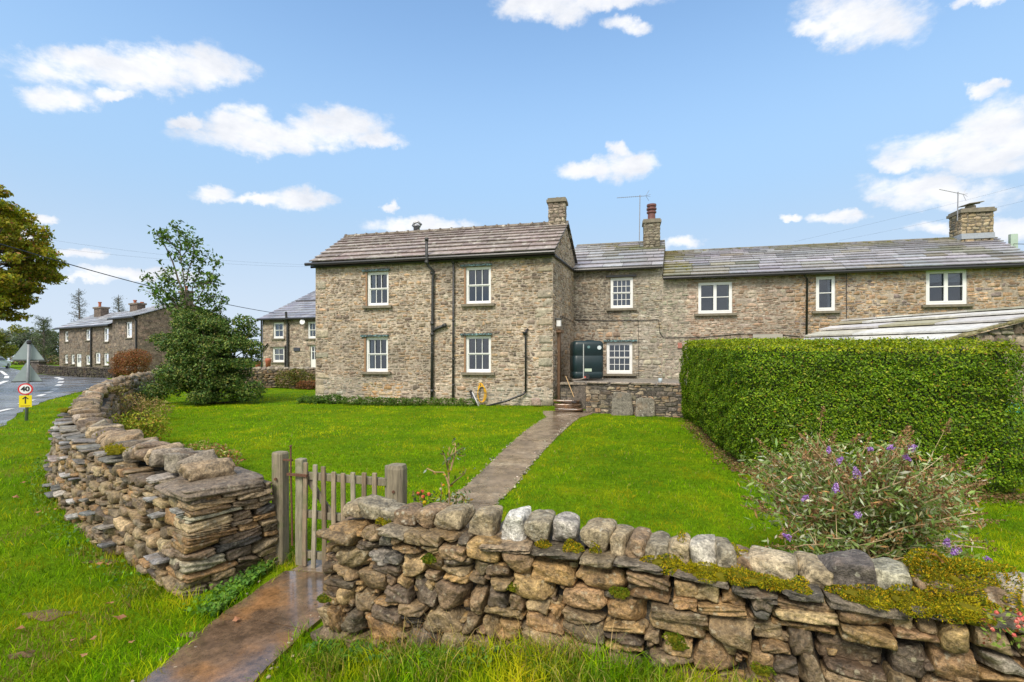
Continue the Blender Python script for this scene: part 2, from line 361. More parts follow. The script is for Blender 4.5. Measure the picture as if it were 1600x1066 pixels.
# ------------------------------------------------------------------ rocks
def make_rock(seg, r, k, cuts, wob):
    g = np.linspace(-1, 1, seg+1); idx = {}; V = []; Q = []
    def vid(p):
        key = tuple(np.round(p, 5))
        if key not in idx: idx[key] = len(V); V.append(p)
        return idx[key]
    for ax in range(3):
        for sg in (-1, 1):
            for i in range(seg):
                for j in range(seg):
                    q = []
                    for (a, b) in ((i, j), (i+1, j), (i+1, j+1), (i, j+1)):
                        p = [0, 0, 0]; p[ax] = sg; p[(ax+1) % 3] = g[a]; p[(ax+2) % 3] = g[b]; q.append(vid(p))
                    Q.append(q if sg > 0 else q[::-1])
    V = np.array(V, float)
    V = V*.35*1.0+V/(np.abs(V)**k).sum(1, keepdims=True)**(1/k)*.65
    ph = r.uniform(0, 6.28, (6, 3)); 
    for i in range(3):
        fr = r.uniform(.8, 2.6, 3); V += wob*np.sin(V[:, [1, 2, 0]]*fr+ph[i])*(.9 if i == 0 else .5)
    for _ in range(cuts):
        n = r.normal(size=3); n /= np.linalg.norm(n); d = r.uniform(.72, 1.05)
        t = V @ n-d; V -= np.maximum(t, 0)[:, None]*n*.85
    if seg >= 5:
        fr = r.uniform(3, 7, (4, 3)); pp = r.uniform(0, 6.28, 4)
        for i in range(4): V += V*(.018*np.sin(V @ fr[i]+pp[i]))[:, None]
    mx = np.abs(V).max(0); V = V/mx*.5
    return V, [np.array(Q)]
_rc = {}
def rocks(seg, kind):
    key = (seg, kind)
    if key not in _rc:
        r = np.random.default_rng(100+seg*7+len(kind))
        out = []
        for i in range(18):
            if kind == 'block': out.append(make_rock(seg, r, r.uniform(6, 13), r.integers(4, 9), .035))
            elif kind == 'flat': out.append(make_rock(seg, r, r.uniform(9, 14), r.integers(1, 3), .03))
            else: out.append(make_rock(seg, r, r.uniform(2.6, 4.2), r.integers(2, 6), .09))
        _rc[key] = out
    return _rc[key]
def put_rock(mb, c, size, X, Y, Z, col, seg=5, kind='block', tilt=.05):
    V, Q = rocks(seg, kind)[int(rng.integers(0, 18))]
    fl = np.where(rng.random(3) < .5, -1., 1.)
    flipped = fl.prod() < 0
    V = V*fl*np.array(size)
    Qq = [Q[0][:, ::-1]] if flipped else Q
    if tilt:
        e = Matrix.Rotation(rng.normal()*tilt, 3, 'X') @ Matrix.Rotation(rng.normal()*tilt, 3, 'Y') @ Matrix.Rotation(rng.normal()*tilt*.6, 3, 'Z')
        V = V @ np.array(e).T
    Bm = np.stack([X, Y, Z])
    mb.add(np.asarray(c)+V @ Bm, Qq, col)
def pick(pal, sp=.18):
    if pal and pal[0] in (PALN[0], PALL[0]): sp = .22
    c = np.array(pal[int(rng.integers(0, len(pal)))]); return np.clip(c*(1+rng.normal()*sp)*(1+rng.normal(size=3)*.018), .01, .9)
def blocks(Lg, H, hr, wr, jam=.5):
    """rectangles of random rubble filling Lg x H"""
    out = []; z = 0
    while z < H-.02:
        h = R.uniform(*hr)*(1.45 if R.random() < .10 else 1)
        if H-z-h < hr[0]*.6: h = H-z
        s = -R.uniform(0, wr[0])
        while s < Lg:
            w = R.uniform(*wr); m = R.random()
            if h > hr[0]*1.25 and m < .36*jam*2:
                f = R.uniform(.35, .65)
                out.append((s, z, w, h*f)); 
                if R.random() < .5: out.append((s, z+h*f, w, h*(1-f)))
                else:
                    g = R.uniform(.35, .65); out.append((s, z+h*f, w*g, h*(1-f))); out.append((s+w*g, z+h*f, w*(1-g), h*(1-f)))
            elif m > .86: 
                out += [(s, z, w, h*.32), (s, z+h*.32, w, h*.36), (s, z+h*.68, w, h*.32)]
            else:
                w2 = min(w, h*2.6); out.append((s, z, w2, h)); w = w2
            s += w
        z += h
    return out
def clip_rect(r, holes, Lg, H):
    x0, z0, x1, z1 = r[0], r[1], r[0]+r[2], r[1]+r[3]
    x0 = max(x0, 0); x1 = min(x1, Lg); z0 = max(z0, 0); z1 = min(z1, H)
    for (a, b, c, d) in holes:
        if x1 <= a or x0 >= c or z1 <= b or z0 >= d: continue
        opts = [(a-x0, 'r'), (x1-c, 'l'), (b-z0, 't'), (z1-d, 'b')]
        best = max(opts, key=lambda o: o[0]*(1 if o[1] in 'rl' else 1.0))
        if best[0] <= .02: return None
        if best[1] == 'r': x1 = a
        elif best[1] == 'l': x0 = c
        elif best[1] == 't': z1 = b
        else: z0 = d
    if x1-x0 < .03 or z1-z0 < .025: return None
    return (x0, z0, x1-x0, z1-z0)

# ------------------------------------------------------------------ vegetation helpers
def leaves(mb, pos, size, cols, nrm=None, aspect=.5, spread=1.0, fold=.25, elong=None):
    n = len(pos); pos = np.asarray(pos)
    d = rng.normal(size=(n, 3))
    if elong is not None: d = d*spread+elong
    d /= np.linalg.norm(d, axis=1, keepdims=True)
    w = rng.normal(size=(n, 3))
    if nrm is not None:
        nn = nrm+rng.normal(size=(n, 3))*spread*.6; nn /= np.linalg.norm(nn, axis=1, keepdims=True)
        d -= (d*nn).sum(1, keepdims=True)*nn; d /= np.maximum(np.linalg.norm(d, axis=1, keepdims=True), 1e-6); w = np.cross(nn, d)
    else:
        w -= (w*d).sum(1, keepdims=True)*d; w /= np.linalg.norm(w, axis=1, keepdims=True)
    up = np.cross(d, w)
    sz = (np.full(n, size) if np.isscalar(size) else size)[:, None]*rng.uniform(.65, 1.3, (n, 1))
    a = pos-d*sz*.5; t = pos+d*sz*.5-up*sz*fold*.35
    l = pos+w*sz*aspect*.5-up*sz*fold*.2; r_ = pos-w*sz*aspect*.5-up*sz*fold*.2
    m = pos+up*sz*.04
    V = np.stack([a, l, t, r_], 1).reshape(-1, 3)
    i = np.arange(n)[:, None]*4
    mb.add(V, [i+np.array([[0, 1, 2, 3]])], np.repeat(cols, 4, 0))
def colvar(n, pal, sp=.2, w=None):
    pal = np.array(pal); k = rng.choice(len(pal), n, p=w); c = pal[k]
    return np.clip(c*(1+rng.normal(size=(n, 1))*sp)*(1+rng.normal(size=(n, 3))*.06), .003, .9)
def in_ellipsoids(n, ells, shell=.55):
    """points in the outer part of a set of ellipsoids (cx,cy,cz,rx,ry,rz)"""
    E = np.array(ells, float); vol = (E[:, 3]*E[:, 4]*E[:, 5])**(2/3.); k = rng.choice(len(E), n, p=vol/vol.sum())
    d = rng.normal(size=(n, 3)); d /= np.linalg.norm(d, axis=1, keepdims=True)
    r = rng.uniform(shell, 1.0, (n, 1))**.6
    wob = 1+.13*np.sin(d[:, [0]]*7+k[:, None]*1.7)+.10*np.sin(d[:, [2]]*9+k[:, None])
    return E[k, :3]+d*r*wob*E[k, 3:], d, k
def branches(mb, base, ends, r0, col, wob=.12, n=6, seg=7):
    for e in ends:
        e = np.asarray(e, float); b = np.asarray(base, float); t = np.linspace(0, 1, seg)[:, None]
        mid = rng.normal(size=3)*wob*np.linalg.norm(e-b); mid[2] = abs(mid[2])*.4
        p = b+(e-b)*t+mid*np.sin(t*math.pi)
        mb.tube(p, np.linspace(r0, r0*.25, seg), n, col)

# ================================================================== GROUND, ROAD, PATHS
def sheet(xs, ys, zoff=0):
    X, Y = np.meshgrid(xs, ys); Z = gz(X, Y)+zoff
    V = np.stack([X, Y, Z], -1).reshape(-1, 3); nx = len(xs); ny = len(ys)
    i = (np.arange(ny-1)[:, None]*nx+np.arange(nx-1)[None, :]).reshape(-1, 1)
    return V, [i+np.array([[0, 1, nx+1, nx]])]
mb = MB()
xs = np.unique(np.concatenate([[-3000, -1200, -500, -250, -150, -100], np.arange(-80, -12, 2.), np.arange(-12, 12, .25), np.arange(12, 60, 2.), [80, 150, 300, 800, 3000]]))
ys = np.unique(np.concatenate([[-60, -20, -5], np.arange(0, 20, .25), np.arange(20, 64, 1.), [70, 90, 120, 200, 500, 1500, 4000]]))
V, Q = sheet(xs, ys); mb.add(V, Q); g = mb.build('ground', M['turf'], smooth=True, kind='structure')
mb = MB(); V = []
for i in range(60):
    a = math.radians(12+i*2.0); r = 900
    for (d_, h) in ((0, 0), (120, 10+9*math.sin(i*.35)+5*math.sin(i*.9+1)), (420, 22+16*math.sin(i*.22+2)+5*math.sin(i*.7)), (900, 0)): V.append(((r+d_)*math.sin(a), (r+d_)*math.cos(a), 1.4+h*1.1))
mb.add(V, [(4*i+j, 4*i+j+1, 4*i+j+5, 4*i+j+4) for i in range(59) for j in range(3)]); mb.build('hills', M['turf'], smooth=True, kind='structure')
# road
RR = [(2, -6.2), (5, -8.0), (8.2, -9.7), (11.8, -12.4), (15.7, -15.6), (19.4, -18.3), (24, -21.3), (27, -23.0), (34, -28), (41, -34.2), (48, -47.5), (60, -62), (90, -96)]
def rr(y): return np.interp(y, [a for a, b in RR], [b for a, b in RR])
mb = MB(); yy = np.arange(2, 90, .5); W = 14
V = np.array([[rr(y)-(.06*math.sin(y*5.1)+.04*math.sin(y*13))*(y < 30)-f*(26+.3*y), y, 0] for y in yy for f in np.linspace(0, 1, W)])
V[:, 2] = gz(V[:, 0], V[:, 1])+.012; i = (np.arange(len(yy)-1)[:, None]*W+np.arange(W-1)[None]).reshape(-1, 1)
mb.add(V, [i+np.array([[1, 0, W, W+1]])]); mb.build('road', M['road'], kind='structure')
# painted dashes
def dash(mb, a, b, w):
    a = np.array(a, float); b = np.array(b, float); d = unit(b-a); n = np.array([-d[1], d[0]])*w/2; k = 5
    pts = [a+(b-a)*t for t in np.linspace(0, 1, k)]
    V = []
    for p in pts:
        for q in (p+n, p-n): V.append((q[0], q[1], float(gz(q[0], q[1]))+.018))
    mb.add(V, [(2*i, 2*i+1, 2*i+3, 2*i+2) for i in range(k-1)])
mb = MB()
def gp(u, v, z): Y = (CH-z)*F/(v-HY); return ((u-CX)/F*Y, Y)
cl = [gp(-10, 649, .2), gp(17, 641, .22), gp(32, 633, .23), gp(52, 626, .25), gp(60, 620, .25), gp(69, 617, .25), gp(73, 614.6, .25), gp(81, 612, .25), gp(83, 609.6, .25), gp(88.5, 607.6, .25),
      gp(90, 603.5, .26), gp(94, 601.3, .27), gp(94, 598.8, .28), gp(96.5, 597, .29), gp(94.5, 594, .31), gp(96, 592.5, .32), gp(88, 590.3, .36), gp(93, 592, .33)]
for k in range(0, len(cl)-1, 2): dash(mb, cl[k], cl[k+1], .16+.012*k)
dash(mb, gp(-6, 601.5, .27), gp(10, 596, .3), .3); dash(mb, gp(10, 592.5, .3), gp(11, 589, .33), .3); dash(mb, gp(0, 584.8, .38), gp(10, 588, .36), .25)
mb.build('road_marking', M['mark'], kind='structure')
# paths
def strip(mb, pts, zoff, joints=True):
    """flags laid along a list of (left, right) pairs"""
    n = len(pts)
    for i in range(n-1):
        (l0, r0), (l1, r1) = pts[i], pts[i+1]
        l0, r0, l1, r1 = map(lambda p: np.array(p, float), (l0, r0, l1, r1))
        g_ = .004
        d = unit((l1+r1)-(l0+r0)); l0 = l0+d*g_; r0 = r0+d*g_; l1 = l1-d*g_; r1 = r1-d*g_
        m = 6; V = []
        tz = rng.normal()*.002
        for t in np.linspace(0, 1, m):
            a = l0+(l1-l0)*t; b = r0+(r1-r0)*t; e = .02*math.sin(t*9+i)
            a = a+(a-b)*e*.6; b = b+(b-a)*e*.5
            for s_ in np.linspace(0, 1, 5):
                q = a+(b-a)*s_; V.append((q[0], q[1], float(gz(*q))+zoff+tz))
        F_ = [(r*5+c, r*5+c+1, r*5+c+6, r*5+c+5) for r in range(m-1) for c in range(4)]
        base = len(V)
        # rim down
        rim = [r*5 for r in range(m)]+[(m-1)*5+c for c in range(1, 5)]+[r*5+4 for r in range(m-2, -1, -1)]+[c for c in range(3, 0, -1)]
        V += [(V[k][0], V[k][1], V[k][2]-.03) for k in rim]
        for k in range(len(rim)): F_.append((rim[k], base+k, base+(k+1) % len(rim), rim[(k+1) % len(rim)]))
        mb.add(V, [tuple(f[::-1]) for f in F_] if False else F_)
mb = MB()
strip(mb, [((-2.06, 1.6), (-1.42, 1.6)), ((-2.02, 2.45), (-1.42, 2.5)), ((-1.98, 3.32), (-1.32, 3.12)), ((-1.86, 3.98), (-1.06, 3.86))], .022)
mb.build('path', M['wetpath'], kind='structure')
mb = MB()
strip(mb, [((-1.82, 4.0), (-1.0, 3.88)), ((-1.6, 4.5), (-.75, 4.15)), ((-1.05, 5.1), (-.45, 4.8)), ((-.80, 5.9), (-.20, 5.75)), ((-.62, 6.6), (0.02, 6.5)), ((-.42, 7.6), (.22, 7.5)), ((-.2, 8.7), (.50, 8.6)),
           ((.06, 9.8), (.82, 9.7)), ((.36, 11), (1.16, 10.9)), ((.66, 12.2), (1.5, 12.1)), ((.96, 13.3), (1.85, 13.2)), ((.9, 14.0), (2.3, 13.9)), ((.95, 14.8), (2.5, 14.8))], .016)
mb.build('garden_path', M['path'], kind='structure')
# grit along the path edges
mb = MB()
for i in range(330):
    y = 5 + rng.random()*8.4; t = np.interp(y, [5.1, 5.8, 6.6, 7.6, 8.7, 9.8, 11, 12.2, 13.3], [-1.05, -.82, -.62, -.42, -.2, .06, .36, .66, .96]); w = np.interp(y, [5, 13.3], [.62, .87])
    x = (t-.01+rng.normal()*.02) if rng.random() < .35 else (t+w-abs(rng.normal())*.055+.02)
    s_ = rng.uniform(.012, .04); put_rock(mb, (x, y, float(gz(x, y))+.018), (s_, s_, s_*.5), (1, 0, 0), (0, 1, 0), (0, 0, 1), colvar(1, [(.36, .32, .24), (.2, .17, .12), (.28, .25, .19)])[0], 2, 'round', .2)
for i in range(90):
    y = rng.uniform(2.3, 4.1); x = (-2.0+rng.normal()*.035) if rng.random() < .5 else (-1.36+rng.normal()*.03)
    s_ = rng.uniform(.008, .028); put_rock(mb, (x, y, float(gz(x, y))+.02), (s_, s_, s_*.5), (1, 0, 0), (0, 1, 0), (0, 0, 1), colvar(1, [(.35, .3, .22), (.16, .12, .08)])[0], 2, 'round', .2)
mb.build('grit', M['cope'], kind='stuff')

# ================================================================== DRYSTONE WALLS
PALN = [(.26, .155, .062), (.28, .185, .085), (.20, .135, .070), (.15, .102, .058), (.31, .225, .115), (.25, .155, .070), (.095, .070, .046), (.23, .165, .088), (.23, .145, .072), (.28, .180, .075), (.21, .148, .080)]
PALL = [(.20, .138, .072), (.245, .175, .092), (.16, .115, .068), (.10, .075, .050), (.23, .138, .058), (.28, .21, .118), (.17, .13, .08)]
def pathfn(pts):
    pts = np.array(pts, float)
    # catmull-rom resample
    Q = []
    for i in range(len(pts)-1):
        p0 = pts[max(i-1, 0)]; p1 = pts[i]; p2 = pts[i+1]; p3 = pts[min(i+2, len(pts)-1)]
        for t in np.linspace(0, 1, 12, endpoint=False):
            Q.append(.5*((2*p1)+(-p0+p2)*t+(2*p0-5*p1+4*p2-p3)*t*t+(-p0+3*p1-3*p2+p3)*t**3))
    Q.append(pts[-1]); Q = np.array(Q); s = np.concatenate([[0], np.cumsum(np.linalg.norm(np.diff(Q, axis=0), axis=1))])
    def f(t):
        p = np.array([np.interp(t, s, Q[:, 0]), np.interp(t, s, Q[:, 1])]); q = np.array([np.interp(t+.05, s, Q[:, 0]), np.interp(t+.05, s, Q[:, 1])])
        if t+.05 > s[-1]:
            q = p; p2 = np.array([np.interp(t-.05, s, Q[:, 0]), np.interp(t-.05, s, Q[:, 1])]); return p, unit(p-p2)
        return p, unit(q-p)
    return f, s[-1]
def wall_body(mb, pf, s0, s1, H, wb, wt, side, hr, wr, pal, segf, dep=.24, kind='block', zf=None, dark=.3, slabs=0):
    """one battered face of random rubble; side +1 = right of travel direction"""
    for (s, z, w, h) in blocks(s1-s0, H, hr, wr):
        sc = s0+s+w/2
        if sc < s0-.02 or sc > s1+.02: continue
        p, t = pf(sc); n = np.array([t[1], -t[0]])*side
        und = .018*math.sin(sc*2.3+z*3)+.012*math.sin(sc*5.1+z*7)
        zc = z+h/2+und; half = wb+(wt-wb)*(z/H)
        base = float(gz(*(p+n*half)))
        o = rng.normal()*.014
        c = np.array([p[0]+n[0]*(half-dep/2+o), p[1]+n[1]*(half-dep/2+o), base+zc])
        d_ = dep*rng.uniform(.85, 1.1)
        put_rock(mb, c, (w*1.0-.002, d_, h*1.03), np.array([t[0], t[1], 0]), np.array([n[0], n[1], 0]), np.array([0, 0, 1]), pick(pal), segf(p), kind if w < h*3.2 else 'flat', .05)
        if slabs and rng.random() < slabs:
            c2 = c+np.array([n[0], n[1], 0])*.05; c2[2] += h/2
            put_rock(mb, c2, (w*1.6, dep*1.1, .028), np.array([t[0], t[1], 0]), np.array([n[0], n[1], 0]), np.array([0, 0, 1]), pick([(.22, .215, .21), (.13, .13, .13), (.32, .31, .29)]), segf(p), 'flat', .06)
def core(mb, pf, s0, s1, H, wb, wt, k=40, absz=False):
    V = []; 
    for s in np.linspace(s0, s1, k):
        p, t = pf(s); n = np.array([t[1], -t[0]])
        for (w, z) in ((wb, -.3), (wt, H-.02), (-wt, H-.02), (-wb, -.3)):
            q = p+n*w; V.append((q[0], q[1], (0 if absz else float(gz(*q)))+z))
    f = [(i*4+j, i*4+(j+1) % 4, (i+1)*4+(j+1) % 4, (i+1)*4+j) for i in range(k-1) for j in range(4)]+[(0, 3, 2, 1), ((k-1)*4, (k-1)*4+1, (k-1)*4+2, (k-1)*4+3)]
    mb.add(V, f, (.03, .024, .017))
def moss_pad(mb, c, rx, ry, rz, n, rot=0., pal=None):
    """a cushion: lumpy half ellipsoid covered in short fronds"""
    n = int(n*2.2)
    pal = pal or [(.30, .27, .010), (.40, .32, .010), (.15, .19, .012), (.46, .30, .015), (.09, .13, .010)]
    d = rng.normal(size=(n, 3)); d[:, 2] = np.abs(d[:, 2])*.9-.1; d /= np.linalg.norm(d, axis=1, keepdims=True)
    wob = 1+.18*np.sin(d[:, [0]]*5+c[0]*9)+.14*np.sin(d[:, [1]]*8+c[0]*5)
    p = d*wob*np.array([rx, ry, rz]); cr, sr = math.cos(rot), math.sin(rot)
    p = np.stack([p[:, 0]*cr-p[:, 1]*sr, p[:, 0]*sr+p[:, 1]*cr, p[:, 2]], 1)+np.array(c)
    nb = .5*vnoise(p[:, 0], p[:, 1]+p[:, 2], 22, 3)+.5*vnoise(p[:, 0], p[:, 1], 9, 5)
    k = np.clip((nb*len(pal)+rng.normal(size=n)*.7).astype(int), 0, len(pal)-1); col = np.array(pal)[k]*rng.uniform(.6, 1.35, (n, 1))
    leaves(mb, p, .013, col, nrm=None, aspect=.35, elong=d*1.3, spread=.7)
    Vr, Q = rocks(6, 'round')[int(rng.integers(0, 18))]
    v = Vr*np.array([rx*1.5, ry*1.5, rz*1.4]); v = np.stack([v[:, 0]*cr-v[:, 1]*sr, v[:, 0]*sr+v[:, 1]*cr, v[:, 2]], 1)+np.array(c)
    mb.add(v, Q, (.16, .145, .012))

# ---- right-hand foreground wall
wr_pts = [(-1.08, 3.30), (-.35, 3.02), (.3, 2.78), (.95, 2.50), (1.5, 2.28), (2.1, 2.06), (3.4, 1.6), (5.0, 1.05)]
pf, Lr = pathfn(wr_pts)
rw = thing('drystone_wall', (-.2, 2.95, 0), 'brown drystone wall with mossy cope stones running across the right foreground', 'wall')
mb = MB(); HB = .70
def hR(p): return HB
# height above ground varies: the top stays level while the verge rises
def face_right(mb):
    Lg = Lr
    for (s, z, w, h) in blocks(Lg, .78, (.075, .155), (.09, .27), .45):
        sc = s+w/2
        if sc < 0.02: 
            sc = max(sc, w*.35)
        p, t = pf(sc); n = np.array([t[1], -t[0]])           # towards camera
        und = .020*math.sin(sc*2.1)+.012*math.sin(sc*4.7+z*5)
        zz = z-.06+h/2+und; half = .31-.07*z/.75
        if zz+h/2 > .74: h = max(.03, .74-zz+h/2); 
        c = np.array([p[0]+n[0]*(half-.12)+rng.normal()*.004, p[1]+n[1]*(half-.12)+rng.normal()*.012, zz])
        pal = PALN if z < .58 else PALN+[(.12, .105, .085), (.17, .15, .12)]
        seg = 11 if p[0] < 3 else 4
        put_rock(mb, c, (w*1.035, .26*rng.uniform(.9, 1.12), h*1.06), np.array([t[0], t[1], 0]), np.array([n[0], n[1], 0]), np.array([0, 0, 1]), pick(pal), seg, 'block' if rng.random() < .72 else 'round' if h > .09 else 'flat', .055)
face_right(mb)
for k in range(520):      # small pinning stones wedged in the joints
    sc = R.uniform(.05, 4.2); z = R.uniform(.0, .70); p, t = pf(sc); n = np.array([t[1], -t[0]]); half = .285-.07*z/.75; w = R.uniform(.025, .07)
    put_rock(mb, (p[0]+n[0]*(half-.06), p[1]+n[1]*(half-.06), z), (w, .11, w*R.uniform(.35, .8)), np.array([t[0], t[1], 0]), np.array([n[0], n[1], 0]), np.array([0, 0, 1]), pick(PALN), 4, 'block', .2)
# rear face and end face, simpler
for (s, z, w, h) in blocks(Lr, .70, (.10, .17), (.18, .34), .4):
    sc = min(max(s+w/2, .05), Lr); p, t = pf(sc); n = -np.array([t[1], -t[0]])
    c = np.array([p[0]+n[0]*.17, p[1]+n[1]*.17, z+h/2]); put_rock(mb, c, (w, .24, h*1.03), np.array([t[0], t[1], 0]), np.array([n[0], n[1], 0]), np.array([0, 0, 1]), pick(PALN), 4, 'block', .04)
p0, t0 = pf(0.0); n0 = np.array([t0[1], -t0[0]])
for (s, z, w, h) in blocks(.50, .70, (.09, .15), (.2, .34), .4):
    a = -.25+s+w/2
    if abs(a) > .24: continue
    c = np.array([p0[0]+n0[0]*a+t0[0]*.08, p0[1]+n0[1]*a+t0[1]*.08, z+h/2]); put_rock(mb, c, (w, .26, h*1.03), np.array([n0[0], n0[1], 0]), np.array([t0[0], t0[1], 0]), np.array([0, 0, 1]), pick(PALN), 6, 'block', .05)
core(mb, pf, .12, Lr, .68, .20, .14, 40, True)
part(mb, 'stone_face', M['near'], rw, smooth=True)
# through slabs under the copes
mb = MB(); s = .12
while s < 4.6:
    w = R.uniform(.16, .34); p, t = pf(s+w/2); n = np.array([t[1], -t[0]])
    if s > 1.25 or R.random() < .45: put_rock(mb, (p[0]+n[0]*.03, p[1]+n[1]*.03, .725+R.uniform(-.008, .012)), (w*1.02, .50, R.uniform(.03, .055)), np.array([t[0], t[1], 0]), np.array([n[0], n[1], 0]), np.array([0, 0, 1]), pick([(.10, .085, .062), (.18, .14, .095), (.23, .17, .10), (.13, .105, .072)]), 7, 'flat', .035)
    s += w
part(mb, 'cap_slabs', M['near'], rw, smooth=True)
def depth_on(pf, Lg, u):
    best = min(np.linspace(0, Lg, 400), key=lambda s: abs((pf(s)[0][0])/pf(s)[0][1]*F+CX-u)); return best
T = (.29, .23, .14); G_ = (.235, .20, .135); W_ = (.50, .48, .43); D_ = (.12, .10, .085); B_ = (.20, .135, .075)
copes = [(596, 779, 832, 62, G_), (566, 800, 842, 40, T), (618, 790, 838, 42, G_), (648, 792, 832, 46, B_), (684, 790, 830, 42, B_), (717, 793, 832, 52, T), (766, 792, 832, 48, T), (811, 796, 842, 44, W_), (851, 803, 842, 46, G_),
         (888, 806, 858, 48, (.32, .29, .25)), (942, 816, 858, 52, T), (972, 827, 865, 36, T), (1001, 830, 872, 36, B_), (1026, 845, 890, 52, G_), (1063, 838, 888, 40, T), (1097, 842, 885, 48, (.34, .31, .25)), (1132, 846, 892, 38, G_),
         (1165, 868, 905, 34, B_), (1206, 860, 918, 74, (.38, .31, .20)), (1266, 885, 928, 52, T), (1312, 866, 930, 84, D_), (1376, 880, 925, 74, (.33, .31, .22)), (1440, 900, 955, 70, B_), (1512, 905, 960, 70, B_), (1592, 905, 975, 92, (.42, .37, .29)), (1690, 915, 985, 92, T), (1790, 925, 1010, 90, G_), (1900, 935, 1030, 100, T)]
for (u, vt, vb, wp, col) in copes:
    s = depth_on(pf, Lr, u); p, t = pf(s); n = np.array([t[1], -t[0]]); p = p+n*.04
    Y = p[1]; w = wp/F*Y*.97; zt = CH-(vt-HY)/F*(Y+.02); zb = .735; h = max(zt-zb, .09)
    mb = MB(); 
    V, Q = rocks(12, 'round')[R.randrange(18)]
    V = V*np.array([w, .24*R.uniform(.9, 1.15), h*1.18]); e = Matrix.Rotation(R.uniform(-.2, .2), 3, 'Z') @ Matrix.Rotation(R.uniform(-.12, .12), 3, 'Y'); V = V @ np.array(e).T
    mb.add(V @ np.array([[t[0], t[1], 0], [n[0], n[1], 0], [0, 0, 1]])+np.array([p[0], p[1], zb+h*.5]), Q, np.array(col)*R.uniform(.9, 1.1))
    part(mb, 'cope_stone', M['cope'], rw, smooth=True)
# moss
for (u, dv, rx, ry, rz, n_, off) in [(1045, 0, .10, .10, .045, 1500, .14), (1110, 0, .13, .12, .040, 1900, .15), (1165, 0, .12, .12, .042, 1700, .15), (1215, 0, .10, .10, .03, 1500, .17), (1150, 0, .05, .08, .10, 900, .06), (1068, 0, .05, .07, .125, 700, .07), (940, 0, .035, .05, .10, 500, .12), (905, 0, .05, .06, .04, 500, .15),
                            (1335, 0, .12, .10, .035, 1700, .17), (1400, 0, .12, .12, .05, 2000, .16), (1455, 0, .13, .12, .055, 2200, .16), (1470, 0, .14, .13, .18, 4600, .05), (1530, 0, .11, .11, .16, 2600, .06), (1440, 0, .08, .08, .14, 1400, .05), (620, 0, .05, .04, .025, 300, .14), (860, 0, .04, .04, .03, 300, .16)]:
    s = depth_on(pf, Lr, u); p, t = pf(s); n = np.array([t[1], -t[0]]); q = p+n*off; mb = MB()
    moss_pad(mb, (q[0], q[1], .735+(.01 if rz < .1 else .0)), rx, ry, rz, n_, math.atan2(t[1], t[0])); part(mb, 'moss_cushion', M['moss'], rw)
mb = MB()   # dabs of moss on the face
for (u, v) in [(538, 0.), (1068, .0), (1060, .1), (1180, .1), (1420, .2), (980, .3), (700, .2), (830, .12)]:
    s = depth_on(pf, Lr, u); p, t = pf(s); n = np.array([t[1], -t[0]]); z = R.uniform(.25, .62); q = p+n*(.30-.07*z/.75+.0)
    moss_pad(mb, (q[0], q[1], z), .045, .03, .028, 260, math.atan2(t[1], t[0]), [(.08, .14, .01), (.14, .18, .01), (.2, .2, .01)])
part(mb, 'moss_dabs', M['moss'], rw)

# ---- left garden wall
wl_pts = [(-2.22, 3.86), (-3.0, 4.42), (-3.8, 4.98), (-5.2, 6.12), (-6.75, 7.65), (-8.75, 10.2), (-10.9, 13.1), (-14.3, 18.2), (-18.2, 24.3), (-19.5, 26.6)]
pl, Ll = pathfn(wl_pts)
lw = thing('drystone_wall', (-5, 6, 0), 'long curving drystone wall between the lawn and the roadside verge', 'wall')
def segf(p): return 6 if p[1] < 5.5 else 4 if p[1] < 9 else 3 if p[1] < 14 else 2
mb = MB()
wall_body(mb, pl, .05, 9, .75, .40, .26, -1, (.07, .15), (.09, .24), PALL, segf, .22, slabs=.03)
wall_body(mb, pl, 9, Ll, .85, .42, .28, -1, (.09, .16), (.14, .32), PALL, segf, .22, slabs=.04)
wall_body(mb, pl, .25, 12, .70, .38, .24, 1, (.10, .18), (.16, .34), PALL, lambda p: 3, .22)
wall_body(mb, pl, 12, Ll, .85, .38, .26, 1, (.13, .2), (.2, .4), PALL, lambda p: 2, .22)
core(mb, pl, .15, Ll, .72, .27, .17, 120)
# end pier: long flat courses turned across the wall end
p0, t0 = pl(0.0); n0 = np.array([t0[1], -t0[0]]); z = 0
while z < .70:
    h = R.uniform(.035, .085); a = -.37+.10*z
    while a < .36-.10*z:
        w = R.uniform(.16, .42); w = min(w, .37-.1*z-a+.02)
        if w < .05: break
        put_rock(mb, (p0[0]+n0[0]*(a+w/2)+t0[0]*.13, p0[1]+n0[1]*(a+w/2)+t0[1]*.13, z+h/2), (w*1.02, .34*R.uniform(.9, 1.08), h*1.05), np.array([n0[0], n0[1], 0]), np.array([t0[0], t0[1], 0]), np.array([0, 0, 1]), pick(PALL+[(.33, .29, .2), (.1, .09, .08)]), 8, 'flat', .02)
        a += w
    z += h
part(mb, 'stone_face', M['left'], lw, smooth=True)
mb = MB(); put_rock(mb, (p0[0]+t0[0]*.30, p0[1]+t0[1]*.30, .745), (.72, .70, .085), np.array([n0[0], n0[1], 0]), np.array([t0[0], t0[1], 0]), np.array([0, 0, 1]), (.17, .13, .09), 12, 'flat', .01)
part(mb, 'end_slab', M['left'], lw, smooth=True)
mb = MB(); s = .85
